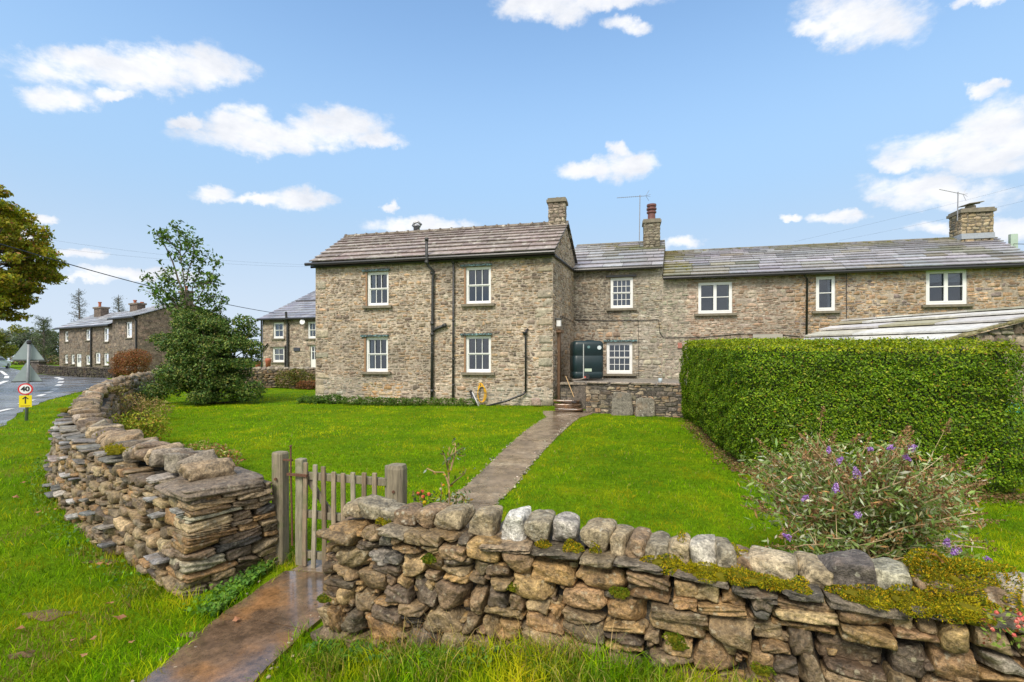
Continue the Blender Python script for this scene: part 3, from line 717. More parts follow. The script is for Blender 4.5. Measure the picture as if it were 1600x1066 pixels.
while s < 12:   # slates projecting under the copes on the road side
    p, t = pl(s); n = -np.array([t[1], -t[0]]); w = R.uniform(.14, .3)
    for j in range(1):
        if R.random() < .5: put_rock(mb, (p[0]+n[0]*.13, p[1]+n[1]*.13, float(gz(*p))+.765+R.uniform(-.02, .035)), (w, .36, .028), np.array([t[0], t[1], 0]), np.array([n[0], n[1], 0]), np.array([0, 0, 1]), pick([(.20, .18, .155), (.13, .12, .105), (.27, .24, .20)]), segf(p), 'flat', .07)
    s += w*.85
for k in range(34):
    s = R.uniform(1.2, 9.5); p, t = pl(s); n = -np.array([t[1], -t[0]]); z = R.uniform(.15, .75); 
    put_rock(mb, (p[0]+n[0]*(.36-.17*z), p[1]+n[1]*(.36-.17*z), float(gz(*p))+z), (R.uniform(.15, .34), .22, .026), np.array([t[0], t[1], 0]), np.array([n[0], n[1], 0]), np.array([0, 0, 1]), pick([(.18, .165, .145), (.11, .105, .09), (.28, .25, .21)]), segf(p), 'flat', .08)
part(mb, 'slates', M['left'], lw, smooth=True)
s = .42; k = 0; tail = MB()
while s < Ll-.2:
    p, t = pl(s); n = np.array([t[1], -t[0]]); near = p[1] < 14
    w = R.uniform(.08, .20) if p[1] < 8 else R.uniform(.12, .32); h = R.uniform(.12, .20); dd = R.uniform(.24, .40)
    base = float(gz(*p))+(.775 if p[1] < 7 else .82)
    m_ = MB() if near and k < 90 else tail
    if k == 0: w, h, dd = .20, .15, .40
    put_rock(m_, (p[0]+n[0]*R.uniform(-.02, .06), p[1]+n[1]*R.uniform(-.02, .06), base+h*.42), (w*1.15, dd, h), np.array([t[0], t[1], 0]), np.array([n[0], n[1], 0]), np.array([0, 0, 1]), pick([(.27, .195, .115), (.22, .16, .095), (.31, .23, .14), (.15, .115, .08), (.24, .20, .15)]), 11 if p[1] < 7 else 6 if near else 3, 'round' if k % 3 else 'block', .22)
    if m_ is not tail: part(m_, 'cope_stone', M['copel'], lw, smooth=True)
    k += 1; s += w
o = part(tail, 'cope_stones', M['copel'], lw, smooth=True); o['kind'] = 'stuff'
mb = MB()
for (u, off, n_) in [(1.9, -.2, 500), (2.1, -.18, 400), (6.2, -.2, 300), (3.2, .0, 200)]:
    p, t = pl(u); n = np.array([t[1], -t[0]]); q = p+n*off; moss_pad(mb, (q[0], q[1], float(gz(*q))+.86), .11, .08, .05, n_)
part(mb, 'moss_cushion', M['moss'], lw)

# ---- rear garden wall, roadside wall, retaining wall
pb, Lb = pathfn([(-19.4, 26.7), (-16, 27.3), (-12, 27.9), (-8.2, 28.3), (-5, 28.6)])
bw = thing('drystone_wall', (-12, 27.9, .25), 'far drystone wall across the back of the lawn behind the big shrub', 'wall')
mb = MB(); wall_body(mb, pb, 0, Lb, 1.0, .34, .24, 1, (.10, .18), (.18, .4), [tuple(np.array(c)*.8) for c in PALL], lambda p: 3, .22); core(mb, pb, 0, Lb, 1.0, .26, .2)
part(mb, 'stone_face', M['left'], bw, smooth=True); mb = MB(); s = 0
while s < Lb:
    p, t = pb(s); n = np.array([t[1], -t[0]]); w = R.uniform(.14, .3)
    put_rock(mb, (p[0], p[1], 1.33), (w*1.2, .42, R.uniform(.16, .26)), np.array([t[0], t[1], 0]), np.array([n[0], n[1], 0]), np.array([0, 0, 1]), pick([(.30, .26, .2), (.22, .19, .14), (.36, .31, .24)]), 3, 'round', .1); s += w
part(mb, 'cope_stones', M['cope'], bw, smooth=True)['kind'] = 'stuff'
pd, Ld = pathfn([(-33.0, 40.6), (-36, 42.3), (-41, 44.9), (-46.9, 48.2)])
dw = thing('stone_wall', (-40, 44.4, .4), 'low dark mossy wall along the road in front of the far cottages', 'wall')
mb = MB(); wall_body(mb, pd, 0, Ld, .78, .25, .2, -1, (.14, .22), (.3, .6), [(.028, .023, .018), (.045, .036, .026), (.06, .052, .028)], lambda p: 2, .2); core(mb, pd, 0, Ld, .78, .2, .16)
for s in np.arange(.2, Ld, .55):
    p, t = pd(s); put_rock(mb, (p[0], p[1], float(gz(*p))+.82), (.6, .5, .13), np.array([t[0], t[1], 0]), np.array([t[1], -t[0], 0]), np.array([0, 0, 1]), pick([(.06, .05, .038), (.085, .072, .05)]), 2, 'flat', .03)
part(mb, 'stone_face', M['far'], dw); mb = MB(); p, t = pd(Ld)
mb.box((p[0], p[1], float(gz(*p))+.55), (.8, .8, 1.2), col=(.09, .08, .07)); mb.box((p[0], p[1], float(gz(*p))+1.19), (1.0, 1.0, .12), col=(.14, .13, .11)); part(mb, 'pillar', M['far'], dw)

# ================================================================== BUILDINGS
class Facade:
    def __init__(s, a, b, zb, zt):
        s.a = np.array(a, float); s.b = np.array(b, float); s.L = np.linalg.norm(s.b-s.a); s.t = (s.b-s.a)/s.L
        n = np.array([s.t[1], -s.t[0]]); s.n = n if n @ (-s.a) > 0 else -n; s.zb = zb; s.zt = zt
    def uz(s, u, v):
        k = (u-CX)/F   # x = k*y
        # a + t*w : ax+tx*w = k(ay+ty*w)
        w = (k*s.a[1]-s.a[0])/(s.t[0]-k*s.t[1]); y = s.a[1]+s.t[1]*w
        return w, CH-(v-HY)/F*y
    def pt(s, w, z, o=0.): q = s.a+s.t*w+s.n*o; return np.array([q[0], q[1], z])
    def rect(s, r):
        w0, z1 = s.uz(r[0], r[1]); w1, _ = s.uz(r[2], r[1]); _, z0 = s.uz((r[0]+r[2])/2, r[3]); _, z1 = s.uz((r[0]+r[2])/2, r[1])
        return (w0, z0, w1, z1)
    def B(s): return np.array([s.t[0], s.t[1], 0]), np.array([s.n[0], s.n[1], 0]), np.array([0, 0, 1.])
    def mat(s): return np.array([[s.t[0], s.n[0], 0], [s.t[1], s.n[1], 0], [0, 0, 1]])
def masonry(mb, fc, holes, hr, wr, pal, mortar, seg=3, relief=.022, palf=None, gable=None, rough=1., reveal=.13):
    H = fc.zt-fc.zb
    hs = [(a, b-fc.zb, c, d-fc.zb) for (a, b, c, d) in holes]
    # backing with openings
    xs = sorted(set([0, fc.L]+[h[0] for h in hs]+[h[2] for h in hs])); zs = sorted(set([0, H]+[h[1] for h in hs]+[h[3] for h in hs]))
    for i in range(len(xs)-1):
        for j in range(len(zs)-1):
            cx, cz = (xs[i]+xs[i+1])/2, (zs[j]+zs[j+1])/2
            if any(h[0] < cx < h[2] and h[1] < cz < h[3] for h in hs): continue
            mb.poly([fc.pt(xs[i], fc.zb+zs[j]), fc.pt(xs[i+1], fc.zb+zs[j]), fc.pt(xs[i+1], fc.zb+zs[j+1]), fc.pt(xs[i], fc.zb+zs[j+1])], mortar)
    for (a, b, c, d) in holes:
        for q in ([(a, b), (a, d)], [(c, b), (c, d)], [(a, d), (c, d)], [(a, b), (c, b)]):
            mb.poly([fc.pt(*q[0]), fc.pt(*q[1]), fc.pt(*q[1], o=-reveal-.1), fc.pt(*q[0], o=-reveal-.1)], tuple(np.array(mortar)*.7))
    X, Y, Z = fc.B()
    def emit(rects):
        for (x, z, w, h) in rects:
            cc = pick(palf(x+w/2, z+h/2) if palf else pal, .14)
            put_rock(mb, fc.pt(x+w/2, fc.zb+z+h/2, -.049+relief*rng.uniform(.2, .85)), (w*.985, .10, h*.97), X, Y, Z, cc, seg, 'block', .02*rough)
    emit([r for r in (clip_rect(b, hs, fc.L, H) for b in blocks(fc.L, H, hr, wr, .5)) if r])
    if gable:      # apex (w, z)
        aw, az = gable
        mb.poly([fc.pt(0, fc.zt), fc.pt(fc.L, fc.zt), fc.pt(aw, az)], mortar)
        out = []
        for b in blocks(fc.L, az-fc.zt, hr, wr, .5):
            x0, x1, z0, z1 = b[0], b[0]+b[2], b[1], b[1]+b[3]; f = (z1)/(az-fc.zt); lo = aw*f; hi = fc.L-(fc.L-aw)*f
            x0 = max(x0, lo); x1 = min(x1, hi)
            if x1-x0 > .05: out.append((x0, H+z0, x1-x0, z1-z0))
        emit(out)
def plainwall(mb, pts, zb, zt, col):
    for i in range(len(pts)-1):
        a, b = pts[i], pts[i+1]; mb.poly([(a[0], a[1], zb), (b[0], b[1], zb), (b[0], b[1], zt), (a[0], a[1], zt)], col)
def window(root, fc, r, kind, sill=True, lintel=None, inset=.07, curtain=None, ft=.06, blind=False, frame_mat='white', sillw=.12, dark=False, label=None):
    a, b, c, d = fc.rect(r) if len(r) == 4 and r[0] > 60 else r
    Mx = fc.mat(); w, h = c-a, d-b
    mb = MB()
    def bar(x0, z0, x1, z1, o=-inset, th=.05): mb.box(fc.pt((x0+x1)/2, (z0+z1)/2, o), (abs(x1-x0), th, abs(z1-z0)), Mx)
    # outer frame butted end to end
    bar(a, b, a+ft, d); bar(c-ft, b, c, d); bar(a+ft, d-ft, c-ft, d); bar(a+ft, b, c-ft, b+ft*1.35)
    ia, ic, ib, id_ = a+ft, c-ft, b+ft*1.35, d-ft; gb = .020
    if kind in ('sash6', 'sash16', 'sash4', 'sash2'):
        nc = {'sash6': 3, 'sash16': 4, 'sash4': 2, 'sash2': 1}[kind]; nr = 2 if kind == 'sash16' else 1
        mid = (ib+id_)/2
        for (z0, z1, o) in ((mid, id_, -inset-.005), (ib, mid, -inset-.03)):
            sf = .032
            bar(ia, z0, ia+sf, z1, o, .035); bar(ic-sf, z0, ic, z1, o, .035); bar(ia+sf, z0, ic-sf, z0+sf, o, .035); bar(ia+sf, z1-sf, ic-sf, z1, o, .035)
            for k in range(1, nc): x = ia+sf+(ic-ia-2*sf)*k/nc; bar(x-gb/2, z0+sf, x+gb/2, z1-sf, o, .022)
            for k in range(1, nr): z = z0+sf+(z1-z0-2*sf)*k/nr; bar(ia+sf, z-gb/2, ic-sf, z+gb/2, o-.001, .018)
    elif kind in ('case2', 'case1'):
        n = 2 if kind == 'case2' else 1
        for k in range(n):
            x0 = ia+(ic-ia)*k/n; x1 = ia+(ic-ia)*(k+1)/n; sf = .055; o = -inset+.012
            bar(x0, ib, x0+sf, id_, o, .04); bar(x1-sf, ib, x1, id_, o, .04); bar(x0+sf, ib, x1-sf, ib+sf, o, .04); bar(x0+sf, id_-sf, x1-sf, id_, o, .04)
            z = ib+(id_-ib)*.52; bar(x0+sf, z-.014, x1-sf, z+.014, o, .025)
    elif kind == 'door':
        bar(ia, ib, ic, ib+h*.32, -inset, .04); x = (ia+ic)/2; bar(x-.02, ib+h*.32, x+.02, id_, -inset, .03); z = ib+h*.66; bar(ia, z-.02, ic, z+.02, -inset-.002, .03)
    o = mb.build('door' if kind == 'door' else 'window', M[frame_mat], root)
    if label: o['label'] = label
    mb = MB(); q = -inset-.045; mb.box(fc.pt((ia+ic)/2, (ib+id_)/2, q), (ic-ia+.01, .006, id_-ib+.01), Mx); mb.build('pane', M['glass'], o)
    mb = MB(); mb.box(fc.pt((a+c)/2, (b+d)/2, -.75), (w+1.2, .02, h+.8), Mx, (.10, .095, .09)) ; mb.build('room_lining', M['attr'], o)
    if curtain:
        for (x0, x1, col) in curtain:
            mb = MB()
            k = 14; xx = np.linspace(ia+(ic-ia)*x0, ia+(ic-ia)*x1, k); V = []
            for i_, x in enumerate(xx):
                for z in (ib, id_): V.append(fc.pt(x, z, -inset-.066+.012*math.sin(i_*2.2)))
            mb.add(V, [(2*i_, 2*i_+2, 2*i_+3, 2*i_+1) for i_ in range(k-1)], col)
            mb.build('curtain', M['attr'], o)
    if blind:
        mb = MB(); zz = id_-(id_-ib)*.33; mb.box(fc.pt((ia+ic)/2, (zz+id_)/2, -inset-.09), (ic-ia, .006, id_-zz), Mx, (.7, .7, .68)); mb.build('blind', M['attr'], o)
    if sill:
        mb = MB(); mb.box(fc.pt((a+c)/2, b-.045, .01), (w+.30, .22, .085), Mx); mb.build('sill', M['sill'], o)
    if lintel:
        mb = MB(); mb.box(fc.pt((a+c)/2-.02+lintel[2] if len(lintel) > 2 else (a+c)/2, d+.055, .02), (w+lintel[0], .12, .07), Mx); mb.build('lintel', M[lintel[1]], o)
    return o
def slates(mb, E0, E1, R0, R1, rows, pal, wmin=.35, wmax=.8, th=.03, sag=0., mossf=None):
    """stone slates in diminishing courses on one slope"""
    E0, E1, R0, R1 = map(lambda p: np.array(p, float), (E0, E1, R0, R1))
    nrm = unit(np.cross(E1-E0, R0-E0)); nrm = nrm if nrm[2] > 0 else -nrm
    mb.poly([E0, E1, R1, R0], (.05, .045, .04))
    ws = np.linspace(1.35, .65, rows); cuts = np.concatenate([[0], np.cumsum(ws)/ws.sum()])
    for i in range(rows):
        a0, a1 = cuts[i], min(cuts[i+1]+.035, 1.0)
        l0 = E0+(R0-E0)*a0; r0 = E1+(R1-E1)*a0; l1 = E0+(R0-E0)*a1; r1 = E1+(R1-E1)*a1
        Lg = np.linalg.norm(r0-l0); s = -R.uniform(0, .2)
        while s < Lg:
            w = R.uniform(wmin, wmax)*(1.15-.4*i/rows); f0 = max(s, 0)/Lg; f1 = min(s+w-.012, Lg)/Lg
            if f1-f0 > .004:
                t0 = th*R.uniform(.85, 1.2); j0, j1 = R.uniform(-.010, .010), R.uniform(-.010, .010); lift = R.uniform(0, .008)+.022
                up = unit(l1-l0)
                A = l0+(r0-l0)*f0+up*j0; B = l0+(r0-l0)*f1+up*j1; Cc = l1+(r1-l1)*f1; D = l1+(r1-l1)*f0
                g0 = th*1.15+lift; top = [A+nrm*(t0+g0), B+nrm*(t0+g0), Cc+nrm*(.016+th*.5), D+nrm*(.016+th*.5)]; bot = [A+nrm*g0, B+nrm*g0, Cc-nrm*.002, D-nrm*.002]
                V = bot+top; c = pick(pal, .08)
                if mossf:
                    mpt = (A+Cc)/2; k = mossf(mpt)
                    c = c*(1-k)+np.array(pick([(.22, .20, .03), (.16, .17, .03), (.28, .22, .05)]))*k
                mb.add(V, [(0, 3, 2, 1), (4, 5, 6, 7), (0, 1, 5, 4), (1, 2, 6, 5), (2, 3, 7, 6), (3, 0, 4, 7)], c)
            s += w
def ridge_tiles(mb, a, b, r=.11, step=.42, col=(.16, .13, .10), collar=True):
    a = np.array(a, float); b = np.array(b, float); L_ = np.linalg.norm(b-a); t = (b-a)/L_; n = int(L_/step)
    for i in range(n):
        p = a+t*(i*L_/n); q = a+t*((i+1)*L_/n-.008); c = np.array(col)*R.uniform(.8, 1.25)
        mb.tube([p, q], r, 10, c); 
        if collar: mb.tube([p-t*.03, p+t*.03], r+.028, 10, c*.8)
def gutter(root, a, b, r=.06, mat='plastic'):
    mb = MB(); mb.tube([a, b], r, 8); part(mb, 'gutter', M[mat], root)
def chimney(root, c, w, d, z0, z1, fc, pal, cap=.07, mat='house', pot=None, seg=3):
    """masonry stack with a projecting cap; fc gives the orientation"""
    X, Y, Z = fc.B(); mb = MB(); Mx = fc.mat()
    mb.box((c[0], c[1], (z0+z1)/2), (w-.02, d-.02, z1-z0), Mx, (.14, .12, .09))
    for (ax, oth, n_, e) in ((X, Y, w, d), (-X, Y, w, d)): pass
    for face in range(4):
        ln, off, T_, N_ = ((w, d/2, X, Y), (w, d/2, X, -Y), (d, w/2, Y, X), (d, w/2, Y, -X))[face]
        for bl in blocks(ln, z1-z0, (.10, .16), (.16, .34), .3):
            q = clip_rect(bl, [], ln, z1-z0)
            if q: put_rock(mb, np.array([c[0], c[1], 0])+T_*(q[0]+q[2]/2-ln/2)+N_*(off-.04)+np.array([0, 0, z0+q[1]+q[3]/2]), (q[2]*.98, .1, q[3]*.97), T_, N_, Z, pick(pal, .14), seg, 'block', .015)
    o = part(mb, 'chimney', M[mat], root, smooth=True)
    mb = MB(); mb.box((c[0], c[1], z1+.05), (w+2*cap, d+2*cap, .10), Mx, (.15, .14, .08)); mb.box((c[0], c[1], z1+.13), (w+cap*.7, d+cap*.7, .065), Mx, (.12, .12, .06)); mb.build('chimney_cap', M['sill'], o)
    return o

# ---- main house
BEI = [(.37, .285, .195), (.41, .325, .23), (.29, .215, .145), (.36, .245, .15), (.45, .37, .28), (.24, .185, .135), (.33, .265, .195), (.42, .285, .165), (.19, .145, .11), (.38, .32, .24)]
MORT = (.42, .35, .27)
A_, B2, D2 = (-7.39, 18.3), (1.37, 16.3), (2.48, 19.4)
vb = np.array(D2)-np.array(B2)
A4 = np.array(A_)+vb*1.15; B4 = np.array(B2)+vb*1.15
house = thing('stone_house', (-3, 17.3, .25), 'two-storey beige rubble house with brown slate roof, end-on to the lawn', 'house')
fm = Facade(A_, B2, -.05, 5.46)
MW = [(574, 425, 607, 478), (572, 527, 606, 581), (728, 417, 767, 475), (728, 525, 767, 582)]
holes = [fm.rect(r) for r in MW]
def pal_main(x, z):
    if z < .9 and x > 6: return [(.38, .35, .28), (.30, .28, .22), (.24, .22, .18), (.42, .38, .30)]
    if .4 < z < 1.0 and 1.9 < x < 3.6: return [(.45, .27, .12), (.40, .30, .17), (.42, .33, .2)]
    if z < 1.2 and x < 2.6: return [(.40, .37, .30), (.34, .31, .25), (.38, .33, .24)]
    return BEI
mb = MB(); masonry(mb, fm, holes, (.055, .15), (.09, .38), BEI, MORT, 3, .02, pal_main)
X, Y, Z = fm.B()
z = 0
while z < 5.4:   # quoins on both corners
    h = R.uniform(.2, .34); 
    for side in (0, 1):
        w = R.uniform(.3, .62); w0 = w/2 if side == 0 else fm.L-w/2
        
        if R.random() < (.75 if side or z < 1.6 else .35): put_rock(mb, fm.pt(w0, fm.zb+z+h/2, -.052), (w, .14, h*.985), X, Y, Z, pick([(.36, .32, .24), (.31, .28, .21), (.40, .34, .24)], .12), 4, 'flat', .002)
    z += h
part(mb, 'wall', M['house'], house, smooth=True)
fs = Facade(B2, B4, -.05, 5.46)
fs.n = np.array([fs.t[1], -fs.t[0]])
mb = MB()
d0, dz1 = fs.uz(870, 530), 0
masonry(mb, fs, [], (.055, .15), (.09, .38), BEI, MORT, 3, .02, None, gable=(fs.L*.5, 6.85))
part(mb, 'side_wall', M['house'], house, smooth=True)
mb = MB(); plainwall(mb, [A_, tuple(A4), tuple(B4)], -.05, 5.46, (.33, .28, .2)); am = (np.array(A_)+A4)/2
mb.poly([(A_[0], A_[1], 5.46), (A4[0], A4[1], 5.46), (am[0], am[1], 6.85)], (.33, .28, .2)); part(mb, 'rear_wall', M['house'], house)
ax, by = np.array([fm.t[0], fm.t[1], 0]), np.array([fm.n[0], fm.n[1], 0]); sv = np.array([vb[0], vb[1], 0])*1.15
P3 = lambda p, z: np.array([p[0], p[1], z])
E0 = P3(A_, 5.40)+by*.22-ax*.10; E1 = P3(B2, 5.40)+by*.22+ax*.10; R0 = P3(A_, 6.88)+sv*.5-ax*.10; R1 = P3(B2, 6.88)+sv*.5+ax*.10
BR = [(.27, .225, .205), (.30, .25, .23), (.245, .20, .18), (.32, .275, .255)]
mb = MB(); slates(mb, E0, E1, R0, R1, 9, BR, .55, 1.1, .034)
slates(mb, P3(B4, 5.40)-by*.2+ax*.1, P3(A4, 5.40)-by*.2-ax*.1, R1, R0, 8, BR, .5, .9, .028)
roof = part(mb, 'roof', M['slateb'], house)
mb = MB(); ridge_tiles(mb, R0+np.array([0, 0, .02]), R1+np.array([0, 0, .02]), .085, .44); mb.build('ridge_tiles', M['slateb'], roof, smooth=True)
gutter(house, E0+np.array([0, 0, -.04])+by*.05-ax*.15, E1+np.array([0, 0, -.04])+by*.05)
mb = MB(); a = E0+np.array([0, 0, -.12])-by*.08; b = E1+np.array([0, 0, -.12])-by*.08; mb.tube([a, b], .05, 4); part(mb, 'eaves_board', M['plastic'], house)
mb = MB()   # verge flashing and cable on the side wall
q0 = fs.pt(0, 5.30, .05); q1 = fs.pt(fs.L*.92, 5.32, .05); mb.tube([q0, q1], .045, 6); part(mb, 'side_gutter', M['plastic'], house)
ch = chimney(roof, R1[:2]-ax[:2]*.42, .62, .5, 6.55, 7.62, fm, [(.30, .24, .18), (.24, .19, .15), (.35, .29, .22)], .06)
mb = MB(); q = R1-ax*.42; mb.lathe((q[0], q[1], 7.78), [(.12, 0), (.12, .06), (.05, .09)], 10); mb.build('capped_flue', M['sill'], ch)
WH = (.62, .62, .60)
for i, r in enumerate(MW):
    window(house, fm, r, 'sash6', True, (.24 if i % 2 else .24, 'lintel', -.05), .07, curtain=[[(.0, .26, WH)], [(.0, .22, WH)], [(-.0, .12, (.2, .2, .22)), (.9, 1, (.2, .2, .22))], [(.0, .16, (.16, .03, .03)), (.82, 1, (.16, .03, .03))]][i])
    a, b, c, d = fm.rect(r); mb = MB()
    mb.box(fm.pt(a-.035, (b+d)/2, .002), (.06, .03, d-b), fm.mat(), (.30, .17, .09)); part(mb, 'jamb', M['attr'], house)
# pipes
def pp(u, v, o=.09): w, z = fm.uz(u, v); return fm.pt(w, z, o)
mb = MB(); mb.tube([pp(672.5, 377, .34), pp(672.5, 412, .34), pp(674, 418, .28), pp(680, 426, .12), pp(678, 435, .10), pp(677, 520), pp(676, 626)], .05, 10)
for v in (377, 412, 427, 505, 522, 610): mb.tube([pp(677 if v > 420 else 672.5, v-1.5, .1 if v > 420 else .34), pp(677 if v > 420 else 672.5, v+3, .1 if v > 420 else .34)], .068, 10)
mb.tube([pp(678, 517), pp(686, 513), pp(698, 508)], .055, 10, ); mb.tube([pp(694, 510), pp(698.5, 507.8)], .07, 10)
part(mb, 'soil_pipe', M['black'], house, smooth=True)
mb = MB(); mb.tube([pp(710, 402), pp(709, 628)], .035, 10); mb.lathe(pp(710, 408), [(.04, -.1), (.10, .02), (.12, .10), (.10, .11)], 10)
for v in (410, 500, 560, 600): mb.tube([pp(709.6, v), pp(709.6, v+3)], .05, 10)
part(mb, 'downpipe', M['black'], house, smooth=True)
mb = MB(); mb.tube([pp(825, 514, .02), pp(822, 519), pp(822, 522), pp(822, 612)], .032, 10); mb.tube([pp(822, 612), pp(818, 616), P(790, 627, 16.3), P(753, 637, 16.5)], .036, 10); mb.lathe(pp(821, 521), [(.04, -.08), (.09, .02), (.09, .05)], 10)
part(mb, 'waste_pipe', M['plastic'], house, smooth=True)
# door post on the side wall, tank-side lamp, kitchen cable
mb = MB(); w0 = .42; mb.box(fs.pt(w0+.25, 1.45, .03), (.20, .12, 2.6), fs.mat(), (.30, .2, .13)); mb.box(fs.pt(w0+.25, 2.80, .06), (.5, .2, .10), fs.mat(), (.2, .19, .13)); part(mb, 'door_post', M['brownpaint'], house)
mb = MB(); mb.box(fs.pt(.35, 3.05, .12), (.12, .14, .2), fs.mat(), (.75, .75, .75)); mb.box(fs.pt(.35, 3.2, .10), (.16, .20, .05), fs.mat(), (.1, .1, .1)); part(mb, 'wall_lamp', M['attr'], house)
mb = MB(); mb.tube([fs.pt(.9, 3.0, .03), fs.pt(.95, 3.35, .03), fs.pt(1.6, 3.35, .03), fs.pt(3.3, 3.30, .03)], .012, 5); part(mb, 'cable', M['plastic'], house)
# rear flue with cowl
mb = MB(); q = P(651, 363, 20.1); mb.lathe((q[0], q[1], q[2]-.3), [(.13, 0), (.13, .50), (.17, .52), (.17, .56), (.10, .60)], 12); mb.tube([q+np.array([-.16, 0, .24]), q+np.array([-.10, 0, .38]), q+np.array([.06, 0, .42]), q+np.array([.2, 0, .30])], .05, 8); mb.build('flue_cowl', M['alu'], roof, smooth=True)

# ---- middle house
BRN = [(.29, .21, .145), (.35, .26, .175), (.24, .175, .125), (.32, .22, .135), (.39, .31, .23), (.20, .15, .11), (.33, .27, .20)]
mid = thing('stone_house', (4, 19, 1), 'narrow brown rubble house with mossy roof set back between two dwellings', 'house')
Cc_ = np.array([5.77, 18.65]); D3 = np.array(D2)-fm.t*.4
f2 = Facade(D3, Cc_, .2, 5.40)
MW2 = [(954, 434, 989, 482), (948, 535, 988, 584)]
def pal_mid(x, z):
    if x > 2.2: return [(.40, .36, .29), (.33, .30, .24), (.38, .30, .2), (.30, .26, .2), (.35, .33, .24)]
    if x < 2.0 and z > 2.8: return [(.20, .165, .12), (.25, .2, .145), (.17, .145, .115), (.28, .22, .16)]
    return BRN
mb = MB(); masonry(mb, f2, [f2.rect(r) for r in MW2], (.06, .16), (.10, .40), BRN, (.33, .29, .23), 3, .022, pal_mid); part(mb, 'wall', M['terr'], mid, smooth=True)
dv = np.array([.335, .942]); dep = 5.0
mb = MB(); plainwall(mb, [tuple(D3), tuple(D3+dv*dep), tuple(Cc_+dv*dep), tuple(Cc_)], .2, 5.40, (.28, .24, .18))
d3 = np.array([dv[0], dv[1], 0]); by2 = np.array([f2.n[0], f2.n[1], 0]); ax2 = np.array([f2.t[0], f2.t[1], 0])
for e in (D3, Cc_): mb.poly([P3(e, 5.4), P3(e+dv*dep, 5.4), P3(e+dv*dep*.5, 6.88)], (.30, .26, .2))
part(mb, 'rear_wall', M['terr'], mid)
GR = [(.34, .335, .36), (.39, .385, .41), (.29, .285, .30), (.43, .425, .45)]
def moss_mid(p):
    u = p[0]/p[1]*F+CX; k = vnoise(p[0]*1.0, p[2]*2.2, 1.3, 4)
    return float(np.clip((k-.45)*3, 0, .9)*np.clip((p[2]-5.75)/.5, 0, 1)*np.clip((u-930)/60, .2, 1)*.85)
mb = MB(); E0 = P3(D3, 5.36)+by2*.18; E1 = P3(Cc_, 5.36)+by2*.18; R0 = P3(D3, 6.92)+d3*2.5; R1 = P3(Cc_, 6.92)+d3*2.5
slates(mb, E0, E1, R0, R1, 9, GR, .5, 1.1, .036, mossf=moss_mid); slates(mb, P3(Cc_, 5.36)+d3*(dep+.2), P3(D3, 5.36)+d3*(dep+.2), R1, R0, 7, GR, .5, .9, .03)
roof2 = part(mb, 'roof', M['slate'], mid)
mb = MB(); ridge_tiles(mb, R0, R1, .08, .5, (.13, .12, .05), False); mb.build('ridge_tiles', M['sill'], roof2, smooth=True)
gutter(mid, E0+np.array([0, 0, -.02])+by2*.06, E1+np.array([0, 0, -.02])+by2*.06)
cpos = P(1018, 380, 20.6)[:2]
c2 = chimney(roof2, cpos, .66, .6, 6.1, 7.55, f2, [(.24, .21, .15), (.20, .17, .12), (.3, .26, .19)], .05)
mb = MB(); mb.lathe((cpos[0], cpos[1], 7.71), [(.19, 0), (.16, .06), (.155, .30), (.20, .32), (.20, .38), (.15, .40), (.15, .44), (.21, .46), (.21, .52), (.16, .53), (.16, .58), (.20, .60), (.20, .68), (.12, .69)], 14); mb.build('chimney_pot', M['potbrown'], c2, smooth=False)
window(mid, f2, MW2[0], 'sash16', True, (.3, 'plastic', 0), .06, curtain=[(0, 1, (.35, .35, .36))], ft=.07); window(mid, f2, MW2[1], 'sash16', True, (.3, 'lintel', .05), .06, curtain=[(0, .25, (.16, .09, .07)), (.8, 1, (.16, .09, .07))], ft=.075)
def cable(root, f, pts, r=.012, o=.03, mat='plastic', name='cable'):
    mb = MB(); mb.tube([f.pt(*f.uz(u, v), o=o) for u, v in pts], r, 5); part(mb, name, M[mat], root)
cable(mid, f2, [(899, 500), (940, 501), (1000, 501), (1029, 500), (1031, 520), (1036, 527)])
cable(mid, f2, [(997, 502), (998, 540), (998, 590)], .008)
# ---- terrace
ter = thing('stone_cottage', (11, 17.5, 1), 'long low brown rubble cottage with wet grey slate roof behind the hedge', 'house')
Ee = Cc_+fm.t*11.7
f3 = Facade(Cc_, Ee, .2, 4.95)
TW = [(1091, 441, 1144, 490), (1275, 432, 1305, 486), (1447, 422, 1511, 476)]
def pal_ter(x, z):
    if x > 4.6: return [(.37, .235, .135), (.43, .285, .16), (.30, .20, .125), (.20, .16, .14), (.38, .27, .17), (.44, .30, .18)]
    if x < .9: return [(.35, .33, .24), (.31, .28, .22), (.4, .36, .28)]
    return [(.35, .255, .185), (.40, .305, .225), (.29, .21, .155), (.44, .365, .29), (.32, .21, .14)]
mb = MB(); masonry(mb, f3, [f3.rect(r) for r in TW], (.06, .16), (.10, .44), BRN, (.36, .30, .235), 3, .02, pal_ter); part(mb, 'wall', M['terr'], ter, smooth=True)
mb = MB(); plainwall(mb, [tuple(Cc_), tuple(Cc_+dv*dep), tuple(Ee+dv*dep), tuple(Ee)], .2, 4.95, (.28, .24, .18)); mb.poly([P3(Ee, 4.95), P3(Ee+dv*dep, 4.95), P3(Ee+dv*dep*.5, 6.42)], (.30, .24, .17)); mb.poly([P3(Cc_, 4.95), P3(Cc_+dv*dep, 4.95), P3(Cc_+dv*dep*.5, 6.42)], (.30, .24, .17)); part(mb, 'rear_wall', M['terr'], ter)
